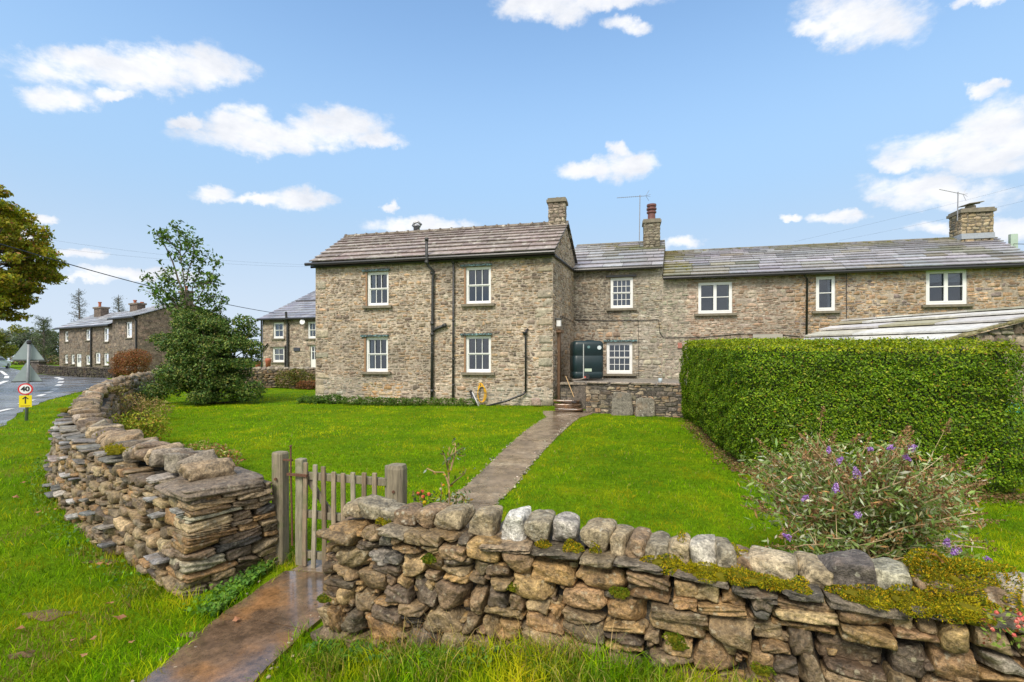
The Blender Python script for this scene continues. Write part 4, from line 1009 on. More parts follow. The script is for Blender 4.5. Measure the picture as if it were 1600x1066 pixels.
def moss_ter(p):
    u = p[0]/p[1]*F+CX; k = vnoise(p[0]*1.1, p[2]*3.0, 1.4, 7); hgt = (p[2]-4.9)/1.5
    a = np.clip((k-.48)*3.2, 0, .8)*np.clip((hgt-.70)/.3, 0, 1); b = np.clip((1095-u)/55, 0, 1)*(k > .3); c = np.clip((k-.5)*4, 0, 1)*np.clip((u-1400)/60, 0, 1)*np.clip((hgt-.25)*2, 0, 1)*.55; d = np.clip((k-.66)*6, 0, 1)*.7
    return float(max(a*.75, b*.85, c*.75, d*.6))
mb = MB(); E0 = P3(Cc_, 4.93)+by2*.2; E1 = P3(Ee, 4.93)+by2*.2+ax2*.12; R0 = P3(Cc_, 6.45)+d3*2.5; R1 = P3(Ee, 6.45)+d3*2.5+ax2*.12
slates(mb, E0, E1, R0, R1, 12, GR, .5, 1.2, .036, mossf=moss_ter); slates(mb, P3(Ee, 4.93)+d3*(dep+.2), P3(Cc_, 4.93)+d3*(dep+.2), R1, R0, 7, GR, .5, .9, .03)
roof3 = part(mb, 'roof', M['slate'], ter)
mb = MB(); ridge_tiles(mb, R0, R1, .075, .5, (.14, .12, .05), False); mb.build('ridge_tiles', M['sill'], roof3, smooth=True)
mb = MB(); n_ = 60     # tufts of moss on both older roofs
for k in range(95):
    u = R.uniform(1045, 1590) if k > 22 else R.uniform(1040, 1090); f = R.uniform(.72, 1) if R.random() < .7 else R.uniform(.1, .9)
    if k <= 22: f = R.uniform(.15, .6)
    w = (R.uniform(0, 11.6)) if k > 22 else R.uniform(0, 1.1); f = f if k <= 22 else min(.99, R.uniform(.9, 1.0)); p = E0+(E1-E0)*(w/11.8); q = R0+(R1-R0)*(w/11.8); c = p+(q-p)*f; moss_pad(mb, (c[0], c[1], c[2]+.05), R.uniform(.06, .15), R.uniform(.05, .10), .035, 90)
for k in range(26):
    w = R.uniform(.3, 1); f = R.uniform(.5, 1); Ea = P3(D3, 5.36); Eb = P3(Cc_, 5.36); Ra = Ea+d3*2.5+np.array([0, 0, 1.56]); Rb = Eb+d3*2.5+np.array([0, 0, 1.56]); c = (Ea+(Eb-Ea)*w)*(1-f)+(Ra+(Rb-Ra)*w)*f
    moss_pad(mb, (c[0], c[1], c[2]+.06), R.uniform(.06, .15), R.uniform(.05, .10), .035, 90)
mb.build('moss_cushion', M['moss'], roof3)
gutter(ter, E0+np.array([0, 0, -.03])+by2*.06, E1+np.array([0, 0, -.03])+by2*.06)
cp = P(1517, 372, 18.35)[:2]
c3 = chimney(roof3, cp, 1.0, .72, 5.9, 7.28, f3, [(.36, .28, .17), (.30, .23, .14), (.42, .34, .22), (.24, .2, .14)], .06)
mb = MB(); mb.box((cp[0], cp[1], 6.40), (1.04, .78, .20), f3.mat()); mb.build('lead_flashing', M['lead'], c3)
mb = MB(); mb.lathe((cp[0]-.02, cp[1], 7.42), [(.20, 0), (.16, .1), (.16, .18)], 12); mb.tube([(cp[0]-.3, cp[1], 7.62), (cp[0]+.32, cp[1]-.02, 7.72)], [.02, .02], 4); mb.box((cp[0], cp[1], 7.68), (.55, .5, .025), np.array(Matrix.Rotation(-.15, 3, 'Y'))); mb.build('slab_cowl', M['sill'], c3)
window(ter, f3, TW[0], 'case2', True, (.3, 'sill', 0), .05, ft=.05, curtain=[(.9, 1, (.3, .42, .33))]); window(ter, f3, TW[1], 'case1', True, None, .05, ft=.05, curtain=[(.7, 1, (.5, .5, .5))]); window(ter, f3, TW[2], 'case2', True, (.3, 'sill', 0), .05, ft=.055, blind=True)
mb = MB(); mb.tube([f3.pt(*f3.uz(1253, 428), o=.22), f3.pt(*f3.uz(1254, 432), o=.2), f3.pt(*f3.uz(1260, 437), o=.08), f3.pt(*f3.uz(1259, 535), o=.08)], .036, 8); part(mb, 'downpipe', M['plastic'], ter, smooth=True)
cable(ter, f3, [(1036, 528), (1100, 527), (1150, 522), (1200, 522), (1250, 526)]); cable(ter, f3, [(1322, 424), (1322, 480), (1322, 520)], .012)
mb = MB(); a = f3.pt(*f3.uz(1199, 527), o=.02); mb.box(a+np.array([0, 0, 0]), (1.0, .05, .22), f3.mat(), (.40, .37, .31)); part(mb, 'set_stone', M['attr'], ter); mb = MB(); mb.box(f3.pt(*f3.uz(1062, 540), o=.03), (.15, .06, .2), f3.mat(), (.38, .15, .11)); part(mb, 'set_stone', M['attr'], ter)
mb = MB(); a = P(1583, 378, 17.6); mb.box(a, (.22, .12, .55), np.array(Matrix.Rotation(-.2, 3, 'Z')), (.4, .5, .42)); mb.build('roof_vent', M['attr'], roof3)

# ---- aerials
def aerial(base, top, boomlen, rz, n, label, el=.16, tilt=.1):
    t = thing('tv_aerial', base, label, 'aerial'); mb = MB(); mb.tube([base, top], .018, 6); part(mb, 'mast', M['alu'], t)
    mb = MB(); dx = np.array([math.cos(rz), math.sin(rz), tilt]); py = np.array([-math.sin(rz)*.35, math.cos(rz)*.35, .9]); py = unit(py)
    a = np.array(top)-np.array([0, 0, .05]); mb.tube([a-dx*boomlen*.78, a+dx*boomlen*.22], .010, 5)
    for k in range(n): q = a-dx*boomlen*(.78-.9*k/n); mb.tube([q-py*el*.22, q+py*el*.22], .005, 4)
    q = a+dx*boomlen*.2
    for s_ in (-1, 1): mb.tube([q, q+dx*.14+np.array([0, 0, s_*.22])], .007, 4); mb.tube([q+dx*.02-np.array([0, 0, .0]), q+dx*.2+np.array([0, 0, s_*.05])], .006, 4)
    part(mb, 'antenna', M['alu'], t)
b = P(999, 376, 20.2); aerial(b, P(1000, 305, 20.2), 1.25, .1, 13, 'thin television aerial on a tall mast beside the middle chimney')
b = P(1496, 345, 18.0); aerial(b, P(1497, 300, 18.0), 1.05, .15, 11, 'television aerial clamped to the right-hand square chimney', tilt=-.12)

# ---- raised terrace, retaining wall, steps
ret = thing('retaining_wall', (3.3, 13.5, .25), 'low dark retaining wall with flat capping below the oil tank', 'wall')
fr = Facade((2.16, 14.25), (4.85, 12.85), 0.1, 1.10)
mb = MB(); masonry(mb, fr, [], (.08, .15), (.14, .36), [(.16, .13, .095), (.22, .175, .12), (.12, .10, .08), (.28, .22, .15), (.10, .085, .07), (.25, .16, .09)], (.06, .05, .04), 4, .035)
plainwall(mb, [(2.16, 14.25), (2.30, 15.3), (1.95, 15.4), (2.35, 18.6)], .1, 1.10, (.12, .10, .08)); mb.poly([(2.16, 14.25, 1.10), (4.85, 12.85, 1.10), (7.5, 18.0, 1.10), (2.35, 18.8, 1.10), (1.95, 15.4, 1.10), (2.30, 15.3, 1.10)], (.22, .2, .17))
part(mb, 'stone_face', M['left'], ret, smooth=False)
mb = MB(); s = 0
while s < fr.L:
    w = R.uniform(.5, .8); w = min(w, fr.L-s); put_rock(mb, fr.pt(s+w/2, 1.135, -.14), (w*.99, .42, .06), *fr.B(), pick([(.34, .28, .22), (.28, .24, .19)]), 6, 'flat', .008); s += w
part(mb, 'capping', M['flag'], ret, smooth=True)
mb = MB(); f9 = Facade((1.55, 15.55), (2.28, 15.35), .1, 1.02); masonry(mb, f9, [], (.08, .14), (.14, .3), [(.14, .115, .085), (.18, .145, .10), (.10, .085, .065)], (.05, .045, .035), 3, .03); mb.box((2.0, 15.62, 1.05), (.85, .55, .06), fm.mat(), (.24, .2, .15)); part(mb, 'return_block', M['left'], ret)
mb = MB()
for k in range(3): put_rock(mb, (1.72, 14.62+k*.34, .30+k*.10), (.85, .5, .12), np.array([fm.t[0], fm.t[1], 0]), np.array([fm.n[0], fm.n[1], 0]), np.array([0, 0, 1]), (.17, .135, .10), 6, 'flat', .01)
part(mb, 'steps', M['wetpath'], ret, smooth=True)
for (u0, u1, v0, v1, lab, spots) in ((954, 991, 613, 653, 'plain grey stone slab leaning on the retaining wall, the left of the pair', 0), (991, 1025, 622, 655, 'lichen-spotted grey slab leaning on the retaining wall, right of its neighbour', 1)):
    Yb = fr.pt(fr.uz((u0+u1)/2, 640)[0], 0)[1]-.18; a = P(u0, v1, Yb); b = P(u1, v1-1, Yb-.08); c = P(u1-2, v0, Yb+.10); d = P(u0+3, v0-1, Yb+.16)
    mb = MB(); n = unit(np.cross(b-a, d-a)); Vv = []
    k = 6
    V, Q = rocks(10, 'flat')[R.randrange(18)]
    uu = V[:, 0]+.5; ww = V[:, 1]+.5
    Vv = (a*(1-uu)[:, None]+b*uu[:, None])*(1-ww)[:, None]+(d*(1-uu)[:, None]+c*uu[:, None])*ww[:, None]+n*(V[:, 2]*.07)[:, None]
    mb.add(Vv, Q, (.15, .135, .105)); tag(mb.build('stone_slab', M['flag'] if spots else M['left'], smooth=True), lab, 'slab', 'loose stone slabs')
# ---- oil tank
tk = thing('oil_tank', (2.65, 16.9, 1.1), 'dark green plastic oil tank standing in the corner beside the small-paned window', 'tank')
mb = MB(); pr = []
def rbox(mb, x0, x1, y0, y1, z0, z1, r, n=5, col=(.5, .5, .5), ribs=()):
    ring = []
    for (cx, cy, a0) in ((x1-r, y0+r, -90), (x1-r, y1-r, 0), (x0+r, y1-r, 90), (x0+r, y0+r, 180)):
        for k in range(n+1): a = math.radians(a0+90*k/n); ring.append((cx+r*math.cos(a), cy+r*math.sin(a)))
    ring = np.array(ring); c = ring.mean(0); m_ = len(ring); V = []
    lv = [(z0, .90), (z0+.05, .99)]+[z for rb in ribs for z in ((rb-.03, 1.0), (rb-.015, .982), (rb+.015, .982), (rb+.03, 1.0))]+[(z1-.14, 1.0), (z1-.05, .96), (z1, .84)]
    for z, f in lv: V += [(*(c+(p-c)*f), z) for p in ring]
    Fq = [(i*m_+j, i*m_+(j+1) % m_, (i+1)*m_+(j+1) % m_, (i+1)*m_+j) for i in range(len(lv)-1) for j in range(m_)]+[tuple((len(lv)-1)*m_+j for j in range(m_)), tuple(range(m_))[::-1]]
    mb.add(V, Fq, col)
rbox(mb, 2.08, 3.12, 16.5, 17.6, 1.16, 2.46, .14, ribs=(1.4, 1.95)); part(mb, 'tank_body', M['tank'], tk, smooth=True)
mb = MB(); mb.lathe((2.72, 17.0, 2.44), [(.16, 0), (.16, .05), (.10, .06)], 14); part(mb, 'filler_cap', M['tank'], tk)
mb = MB(); mb.tube([(2.42, 16.46, 1.2), (2.42, 16.46, 2.35)], .018, 6, (.45, .47, .45)); part(mb, 'sight_tube', M['attr'], tk)
mb = MB(); mb.box((2.58, 16.485, 1.46), (.24, .012, .10), col=(.5, .6, .45)); part(mb, 'sticker', M['attr'], tk)
mb = MB(); mb.tube([(2.96, 16.49, 2.22), (2.96, 16.475, 2.22)], .07, 14, (.6, .68, .7)); part(mb, 'sticker', M['attr'], tk); mb = MB(); mb.tube([(2.60, 16.49, 2.24), (2.60, 16.48, 2.24)], .05, 12, (.12, .22, .22)); part(mb, 'sticker', M['attr'], tk)
mb = MB(); mb.tube([(2.52, 16.36, 1.24), (2.52, 16.48, 1.24)], .09, 12, (.03, .03, .03)); mb.tube([(2.46, 16.33, 1.20), (2.30, 16.2, 1.16), (2.0, 16.1, 1.14)], .02, 6, (.3, .25, .2)); mb.box((2.45, 16.34, 1.22), (.06, .05, .06), col=(.5, .06, .04)); part(mb, 'valve', M['attr'], tk)
mb = MB(); mb.lathe((4.1, 13.45, 1.165), [(.05, 0), (.055, .11), (.045, .12)], 12); tag(mb.build('pot', plain('pale glazed pot', (.5, .6, .66), .4), smooth=True), 'small pale blue pot sitting on the retaining wall capping', 'pot')
bro = thing('broom', (2.0, 15.0, .7), 'long wooden broom leaning by the steps near the side door', 'broom')
mb = MB(); mb.tube([P(884, 588, 15.4), P(897, 621, 14.9)], .014, 8, (.42, .27, .12)); part(mb, 'handle', M['attr'], bro)
q = P(898, 623, 14.9); mb = MB(); mb.box(q, (.26, .08, .07), fm.mat(), (.10, .08, .06), .8); part(mb, 'brush_head', M['attr'], bro)
# ---- hose and loose pipes
mb = MB(); w, z = fm.uz(753, 614); th = np.linspace(0, 2*math.pi, 40); pts = []
for k in range(3):
    for a in th: pts.append(fm.pt(w+(.115+.02*k)*math.sin(a)+.02*k, z+(.33-.03*k)*math.cos(a)-.02*k, .09+.02*k))
mb.tube(pts, .014, 6); mb.tube([fm.pt(w, z+.3, .1), fm.pt(w-.08, z+.34, .1), fm.pt(w-.12, z+.22, .1), fm.pt(w-.06, z+.18, .1)], .014, 6); mb.tube([fm.pt(w-.02, z+.35, .0), fm.pt(w-.02, z+.33, .16)], .02, 6)
tag(mb.build('garden_hose', M['yellow'], smooth=True), 'coiled yellow garden hose hanging low on the house wall', 'hose')
mb = MB(); mb.tube([P(735, 611, 16.75), P(744, 635, 16.5)], .05, 8); tag(mb.build('loose_pipe', M['plastic'], smooth=True), 'black loose pipe leaning against the house beside the yellow hose', 'pipe', 'loose pipes by the hose')
mb = MB(); mb.tube([P(738, 613, 16.6), P(749, 637, 16.35)], .025, 8, (.5, .5, .5)); tag(mb.build('loose_pipe', M['attr'], smooth=True), 'thin pale grey pipe leaning beside the black one under the hose', 'pipe', 'loose pipes by the hose')
mb = MB(); mb.tube([P(592, 620, 17.4), P(652, 627, 17.1)], .035, 6, (.35, .32, .26)); tag(mb.build('timber_length', M['wood']), 'weathered length of timber lying against the house foot under the left windows', 'timber')
mb = MB(); put_rock(mb, P(838, 628, 16.0), (.34, .12, .26), (1, 0, 0), (0, 1, 0), (0, 0, 1), (.33, .24, .2), 6, 'flat', .05); tag(mb.build('loose_stone', M['flag'], smooth=True), 'square pinkish stone propped at the house foot by the right corner', 'stone')
# ---- left cottage behind
cot = thing('stone_cottage', (-16, 37.5, .4), 'pale rubble cottage with white windows seen left of the main house', 'house')
fct = Facade((-19.5, 38.0), (-9.5, 35.2), .25, 5.05)
CW = [(427, 504, 443, 529), (426, 543, 444, 566), (481, 503, 494, 529)]; DR = (485, 540, 496, 576)
mb = MB(); masonry(mb, fct, [fct.rect(r) for r in CW+[DR]], (.16, .26), (.3, .6), [(.36, .29, .22), (.30, .24, .18), (.42, .34, .26), (.26, .20, .15)], (.34, .29, .23), 2, .03); part(mb, 'wall', M['far'], cot)
dc = np.array([.3, .954]); a, b = fct.a, fct.b; mb = MB(); plainwall(mb, [a, a+dc*13, b+dc*13, b], .2, 5.05, (.3, .25, .19)); d3c = np.array([dc[0], dc[1], 0])
for e in (a, b): mb.poly([P3(e, 5.05), P3(e+dc*13, 5.05), P3(e+dc*6.5, 8.2)], (.3, .25, .19))
part(mb, 'rear_wall', M['far'], cot)
nb = np.array([fct.n[0], fct.n[1], 0]); tb = np.array([fct.t[0], fct.t[1], 0]); mb = MB(); slates(mb, P3(a, 5.02)+nb*.25-tb*.2, P3(b, 5.02)+nb*.25, P3(a, 8.25)+d3c*6.5-tb*.2, P3(b, 8.25)+d3c*6.5, 16, [(.24, .235, .26), (.29, .285, .31), (.2, .195, .215)], .35, .6, .02)
slates(mb, P3(b, 5.02)+d3c*13.2, P3(a, 5.02)+d3c*13.2, P3(b, 8.25)+d3c*6.5, P3(a, 8.25)+d3c*6.5-tb*.2, 5, GR, .8, 1.2); rc = part(mb, 'roof', M['slate'], cot)
q0 = P3(a, 5.02)*.48+(P3(a, 8.25)+d3c*6.5)*.52; mb = MB(); mb.tube([q0+np.array([.2, 0, .12]), q0+tb*10+np.array([0, 0, .12])], .09, 5); mb.build('roof_step', M['plastic'], rc)
gutter(cot, P3(a, 5.0)+nb*.33-tb*.2, P3(b, 5.0)+nb*.33, .09)
for r in CW: window(cot, fct, r, 'sash4', True, (.4, 'sill', 0), .08, ft=.1, curtain=[(0, .4, (.45, .5, .42))])
window(cot, fct, DR, 'door', False, (.5, 'sill', 0), .08, ft=.1)
mb = MB(); mb.tube([fct.pt(*fct.uz(452, 488), o=.35), fct.pt(*fct.uz(452, 500), o=.3), fct.pt(*fct.uz(451, 506), o=.12), fct.pt(*fct.uz(451, 582), o=.12)], .09, 8); part(mb, 'soil_pipe', M['black'], cot)
mb = MB(); mb.tube([fct.pt(*fct.uz(410, 500), o=.1), fct.pt(*fct.uz(410, 582), o=.1)], .06, 8); mb.tube([fct.pt(*fct.uz(410, 549), o=.1), fct.pt(*fct.uz(420, 537), o=.1)], .05, 6); part(mb, 'downpipe', M['plastic'], cot); mb = MB(); mb.tube([fct.pt(*fct.uz(447, 540), o=.1), fct.pt(*fct.uz(447, 578), o=.1)], .05, 6); part(mb, 'downpipe', M['plastic'], cot)
mb = MB(); q = fct.pt(*fct.uz(477, 504), o=.3); mb.lathe((0, 0, 0), [(.02, 0), (.12, .02), (.2, .05), (.19, .055), (.02, .01)], 16)
mb.V[-1] = mb.V[-1] @ np.array(Matrix.Rotation(math.radians(80), 3, 'X')).T+q; part(mb, 'satellite_dish', M['white'], cot, smooth=True)
mb = MB(); mb.box(fct.pt(*fct.uz(464.5, 546), o=.05), (.55, .05, .26), fct.mat(), (.05, .055, .07)); part(mb, 'name_plate', M['attr'], cot)
for (u, v, s_, lab) in ((419, 570, .55, 'tall orange terracotta planter beyond the far garden wall'), (403, 573, .5, 'pinkish terracotta planter half hidden by the big shrub')):
    q = P(u, v, 31); mb = MB(); mb.lathe((q[0], q[1], q[2]-.55*s_), [(.24*s_, 0), (.3*s_, .9*s_), (.36*s_, 1.0*s_), (.28*s_, 1.25*s_), (.2*s_, 1.3*s_)], 12); tag(mb.build('planter', M['terracotta'], smooth=True), lab, 'planter', 'terracotta planters')

# ---- far row of houses
FARP = [(.16, .125, .095), (.20, .155, .115), (.13, .105, .085), (.23, .18, .135)]
fd = unit((.87, -.49)); fp = np.array([.49, .87])
h1 = thing('stone_house', (-47, 53, .7), 'far brown cottage with small windows and light slate roof, leftmost of the row', 'house')
f5 = Facade((-52.4, 56.3), (-41.4, 50.4), .5, 5.6)
HW = [(101, 518, 106.5, 534), (134, 515, 141, 532), (162, 512, 169.5, 534), (101, 554, 106, 568), (111, 554, 116.5, 569), (134, 555, 140.5, 570), (149, 551, 156.5, 568), (162, 552, 169.5, 571)]
mb = MB(); masonry(mb, f5, [f5.rect(r) for r in HW]+[f5.rect((119, 553, 127, 577))], (.25, .4), (.5, .9), FARP, (.17, .14, .11), 1, .03); part(mb, 'wall', M['far'], h1)
mb = MB(); e0, e1 = f5.a, f5.b; plainwall(mb, [e0, e0+fp*7, e1+fp*7, e1], .4, 5.6, (.15, .12, .09))
for e in (e0, e1): mb.poly([P3(e, 5.6), P3(e+fp*7, 5.6), P3(e+fp*3.5, 7.5)], (.15, .12, .09))
part(mb, 'rear_wall', M['far'], h1); up3 = np.array([fp[0], fp[1], 0]); fd3 = np.array([fd[0], fd[1], 0])
LG = [(.36, .37, .40), (.44, .45, .48), (.30, .30, .33), (.5, .5, .53)]
mb = MB(); slates(mb, P3(e0, 5.55)-up3*.25-fd3*.3, P3(e1, 5.55)-up3*.25, P3(e0, 7.5)+up3*3.5-fd3*.3, P3(e1, 7.5)+up3*3.5, 9, LG, .7, 1.3, .04); slates(mb, P3(e1, 5.55)+up3*7.2, P3(e0, 5.55)+up3*7.2, P3(e1, 7.5)+up3*3.5, P3(e0, 7.5)+up3*3.5, 4, LG, 1, 2); rf1 = part(mb, 'roof', M['slate'], h1)
gutter(h1, P3(e0, 5.5)-up3*.35-fd3*.3, P3(e1, 5.5)-up3*.35, .1)
for r in HW: window(h1, f5, r, 'sash2', True, None, .1, ft=.11)
window(h1, f5, (119, 553, 127, 577), 'door', False, None, .1, ft=.14)
mb = MB(); mb.tube([f5.pt(*f5.uz(144, 512), o=.12), f5.pt(*f5.uz(144, 577), o=.12)], .08, 6); part(mb, 'downpipe', M['plastic'], h1)
h2 = thing('stone_house', (-38, 50, .6), 'taller far brown house with gable facing the garden, behind the russet bush', 'house')
f6 = Facade((-41.4, 50.4), (-36.6, 47.6), .5, 6.2)
mb = MB(); masonry(mb, f6, [f6.rect((197, 503, 206, 528))], (.25, .4), (.5, .9), FARP, (.17, .14, .11), 1, .03); part(mb, 'wall', M['far'], h2)
gb = np.array([-36.6, 47.6]); ge = gb+fp*8.8; f7 = Facade(gb, ge, .4, 6.2); mb = MB(); masonry(mb, f7, [], (.25, .4), (.5, .9), [(.27, .18, .14), (.31, .21, .165), (.22, .16, .125)], (.25, .18, .14), 1, .03, gable=(4.4, 8.0)); part(mb, 'gable_wall', M['far'], h2)
mb = MB(); e0 = f6.a; plainwall(mb, [e0, e0+fp*8.8, ge], .4, 6.2, (.16, .13, .1)); mb.poly([P3(e0, 6.2), P3(e0+fp*8.8, 6.2), P3(e0+fp*4.4, 8.0)], (.16, .13, .1)); part(mb, 'rear_wall', M['far'], h2)
mb = MB(); slates(mb, P3(e0, 6.15)-up3*.3-fd3*.2, P3(gb, 6.15)-up3*.3+fd3*.25, P3(e0, 8.05)+up3*4.4-fd3*.2, P3(gb, 8.05)+up3*4.4+fd3*.25, 9, LG, .7, 1.3, .04); slates(mb, P3(ge, 6.15)+up3*.3+fd3*.25, P3(e0, 6.15)+up3*9, P3(gb, 8.05)+up3*4.4+fd3*.25, P3(e0, 8.05)+up3*4.4, 5, LG, .9, 1.5, .04); rf2 = part(mb, 'roof', M['slate'], h2)
window(h2, f6, (197, 503, 206, 528), 'sash2', True, None, .1, ft=.13); gutter(h2, P3(e0, 6.1)-up3*.4, P3(gb, 6.1)-up3*.4, .1)
mb = MB(); mb.tube([P3(gb, 6.1)-up3*.3-fd3*.2, P3(gb, 5.7)-up3*.1-fd3*.15, P3(gb, .5)-up3*.1-fd3*.15], .08, 6); part(mb, 'downpipe', M['plastic'], h2)
def farchim(roofo, u0, u1, v0, v1, Y, pots, f):
    c = P((u0+u1)/2, v1, Y); w = (u1-u0)/F*Y*.8; z1 = CH+(HY-v0)/F*Y; z0 = CH+(HY-v1)/F*Y-.8
    mb = MB(); mb.box((c[0], c[1], (z0+z1)/2), (w, .8, z1-z0), f.mat(), (.13, .10, .08)); mb.box((c[0], c[1], z1+.04), (w+.2, 1.0, .18), f.mat(), (.17, .14, .11)); o = mb.build('chimney', M['far'], roofo)
    for (u, v) in pots: q = P(u, v, Y); mb = MB(); mb.lathe((q[0], q[1], z1+.1), [(.17, 0), (.13, .1), (.13, q[2]-z1-.25), (.18, q[2]-z1-.2), (.18, q[2]-z1-.1)], 10); mb.build('chimney_pot', M['terracotta'], o)
farchim(rf1, 145, 172, 482, 500, 57, [(156, 472)], f5); farchim(rf1, 201, 229, 476, 492, 54, [(211, 469), (222, 472)], f5); farchim(rf2, 281, 302, 457, 476, 51.4, [(291, 447)], f6)

# ---- outbuilding behind the hedge
ob = thing('outbuilding', (9.5, 11.5, .2), 'low stone outbuilding with big flat roof slabs showing above the hedge', 'outbuilding')
A0, B0, C0, D0 = np.array([7.46, 12.3, 2.33]), np.array([9.25, 13.35, 2.88]), np.array([11.5, 9.7, 2.92]), np.array([8.62, 9.35, 2.22])
eA, eD = A0-(B0-A0)*.45, D0-(C0-D0)*.30
mb = MB(); slates(mb, eA, eD, B0, C0, 5, [(.54, .53, .50), (.60, .59, .56), (.47, .465, .45)], .7, 1.3, .040, mossf=lambda p: float(np.clip((vnoise(p[0]*2, p[1]*2, 1.2, 5)-.62)*3, 0, .6)))
part(mb, 'roof', M['pale'], ob)
mb = MB(); n = unit(np.cross(C0-D0, np.array([0, 0, 1.])))
fo = Facade(eD[:2], C0[:2], .1, 1.95); 
V0 = [(eD[0], eD[1]), (C0[0], C0[1])]
for bl in blocks(fo.L, 2.9, (.10, .16), (.15, .35), .4):
    x = bl[0]+bl[2]/2; zt = eD[2]+(C0[2]-eD[2])*np.clip(x/fo.L, 0, 1)-.06; z1 = min(.1+bl[1]+bl[3], zt); z0 = .1+bl[1]
    if 0 < x < fo.L and z1-z0 > .03: put_rock(mb, fo.pt(x, (z0+z1)/2, -.03), (bl[2]*.97, .1, (z1-z0)*.97), *fo.B(), pick(BRN+[(.3, .27, .2)]), 3, 'block', .02)
mb.poly([fo.pt(0, .1, -.03), fo.pt(fo.L, .1, -.03), fo.pt(fo.L, C0[2]-.04, -.03), fo.pt(0, eD[2]-.04, -.03)], (.2, .18, .14))
plainwall(mb, [eD[:2]-fo.n*.05, eA[:2], B0[:2], C0[:2]-fo.n*.05], .1, 2.0, (.22, .18, .13)); part(mb, 'wall', M['terr'], ob, smooth=False)
mb = MB(); s = 0
while s < .99: p = eD+(C0-eD)*s; q = eD+(C0-eD)*(s+.16); put_rock(mb, (p+q)/2+np.array([0, 0, .03]), (np.linalg.norm(q-p), .22, .06), unit(q-p), np.array([fo.n[0], fo.n[1], 0]), np.array([0, 0, 1]), (.17, .15, .06), 4, 'flat', .01); s += .16
part(mb, 'verge_stones', M['cope'], ob, smooth=True)

# ================================================================== GATE, SIGN, CAR, WIRES
gate = thing('garden_gate', (-1.4, 4.0, 0), 'weathered wooden picket gate between the two drystone walls', 'gate')
GA, GB = np.array([-1.815, 4.12]), np.array([-.965, 3.86]); gt = unit(GB-GA); gn = np.array([gt[1], -gt[0]]); gM = np.array([[gt[0], gn[0], 0], [gt[1], gn[1], 0], [0, 0, 1]])
def gpt(w, z, o=0.): q = GA+gt*w+gn*o; return np.array([q[0], q[1], z])
GL = np.linalg.norm(GB-GA); WD = [(.25, .19, .125), (.33, .285, .21), (.19, .14, .09), (.28, .22, .15)]
def bevbox(mb, c, size, Mx, col, b=.006, lean=0.):
    sx, sy, sz = np.array(size)/2; ring = [(-sx, -sy+b), (-sx+b, -sy), (sx-b, -sy), (sx, -sy+b), (sx, sy-b), (sx-b, sy), (-sx+b, sy), (-sx, sy-b)]
    V = []
    for (z, k) in ((-sz, .9), (-sz+b, 1), (-.3*sz, 1.0), (.4*sz, .99), (sz-b, .98), (sz, .86)):
        for (x, y) in ring: V.append((x*k+lean*z+.002*math.sin(z*30+c[0]*9), y*k, z))
    V = np.array(V) @ np.asarray(Mx).T+np.asarray(c); f = [(i*8+j, i*8+(j+1) % 8, (i+1)*8+(j+1) % 8, (i+1)*8+j) for i in range(5) for j in range(8)]+[tuple(range(8))[::-1], tuple(40+j for j in range(8))]
    mb.add(V, f, col)
heights = [.905, .885, .875, .845, .84, .85, .855, .86]
mb = MB(); bevbox(mb, gpt(.02, .475, -.02), (.075, .07, .90), gM, (.25, .23, .16)); part(mb, 'hinge_stile', M['wood'], gate)
mb = MB(); bevbox(mb, gpt(GL-.02, .47, -.02), (.07, .035, .90), gM, (.23, .20, .15)); part(mb, 'latch_stile', M['wood'], gate)
for k in range(8):
    w = .095+k*(GL-.17)/7.6; h = heights[k]-.03; mb = MB(); bevbox(mb, gpt(w, .035+h/2, .025), (.040, .020, h+R.uniform(-.012, .012)), gM, WD[k % 4], .004, R.uniform(-.025, .025)); part(mb, 'picket', M['wood'], gate)
for z in (.13, .47, .79): mb = MB(); bevbox(mb, gpt(GL/2, z, -.005), (GL-.06, .034, .06), gM, (.20, .175, .12), .004); part(mb, 'rail', M['wood'], gate)
mb = MB(); a = gpt(.08, .78, -.012); b = gpt(.60, .16, -.012); 
d_ = unit(b-a); bm = np.stack([d_, np.array([gn[0], gn[1], 0]), np.cross(d_, [gn[0], gn[1], 0])], 1); bevbox(mb, (a+b)/2*1.0, (np.linalg.norm(b-a), .02, .05), bm, (.18, .155, .11), .003); part(mb, 'brace', M['wood'], gate)
mb = MB(); mb.tube([gpt(-.055, 1.02, .02), gpt(-.045, .86, .03), gpt(-.035, .5, .03), gpt(-.03, .2, .03)], .008, 6); mb.lathe(gpt(-.055, 1.02, .02), [(.004, 0), (.013, .012), (.004, .024)], 8); mb.box(gpt(.03, .80, .04), (.20, .02, .02), gM); mb.box(gpt(-.10, .91, .0), (.09, .02, .014), gM); part(mb, 'hinge', M['rust'], gate)
for (x, y, w, h, lab, cz, rnd) in ((-2.0, 4.20, .115, .97, 'square weathered wooden gate post standing at the pier of the curving wall', .0, 0), (-.90, 3.80, .145, .945, 'thick split-topped wooden gate post behind the end cope stones', .02, 1)):
    t = thing('gate_post', (x, y, 0), lab, 'post', 'wooden gate posts'); mb = MB(); bevbox(mb, (x, y, h/2-.05), (w, w*.9, h+.1), gM, (.22, .185, .125), .014 if not rnd else .03); part(mb, 'post', M['wood'], t)
    mb = MB(); 
    for zz in (.3, .75): mb.tube([(x-.01, y-.06, zz), (x-.01, y-.075, zz)], .012, 6)
    part(mb, 'bolt', M['rust'], t)

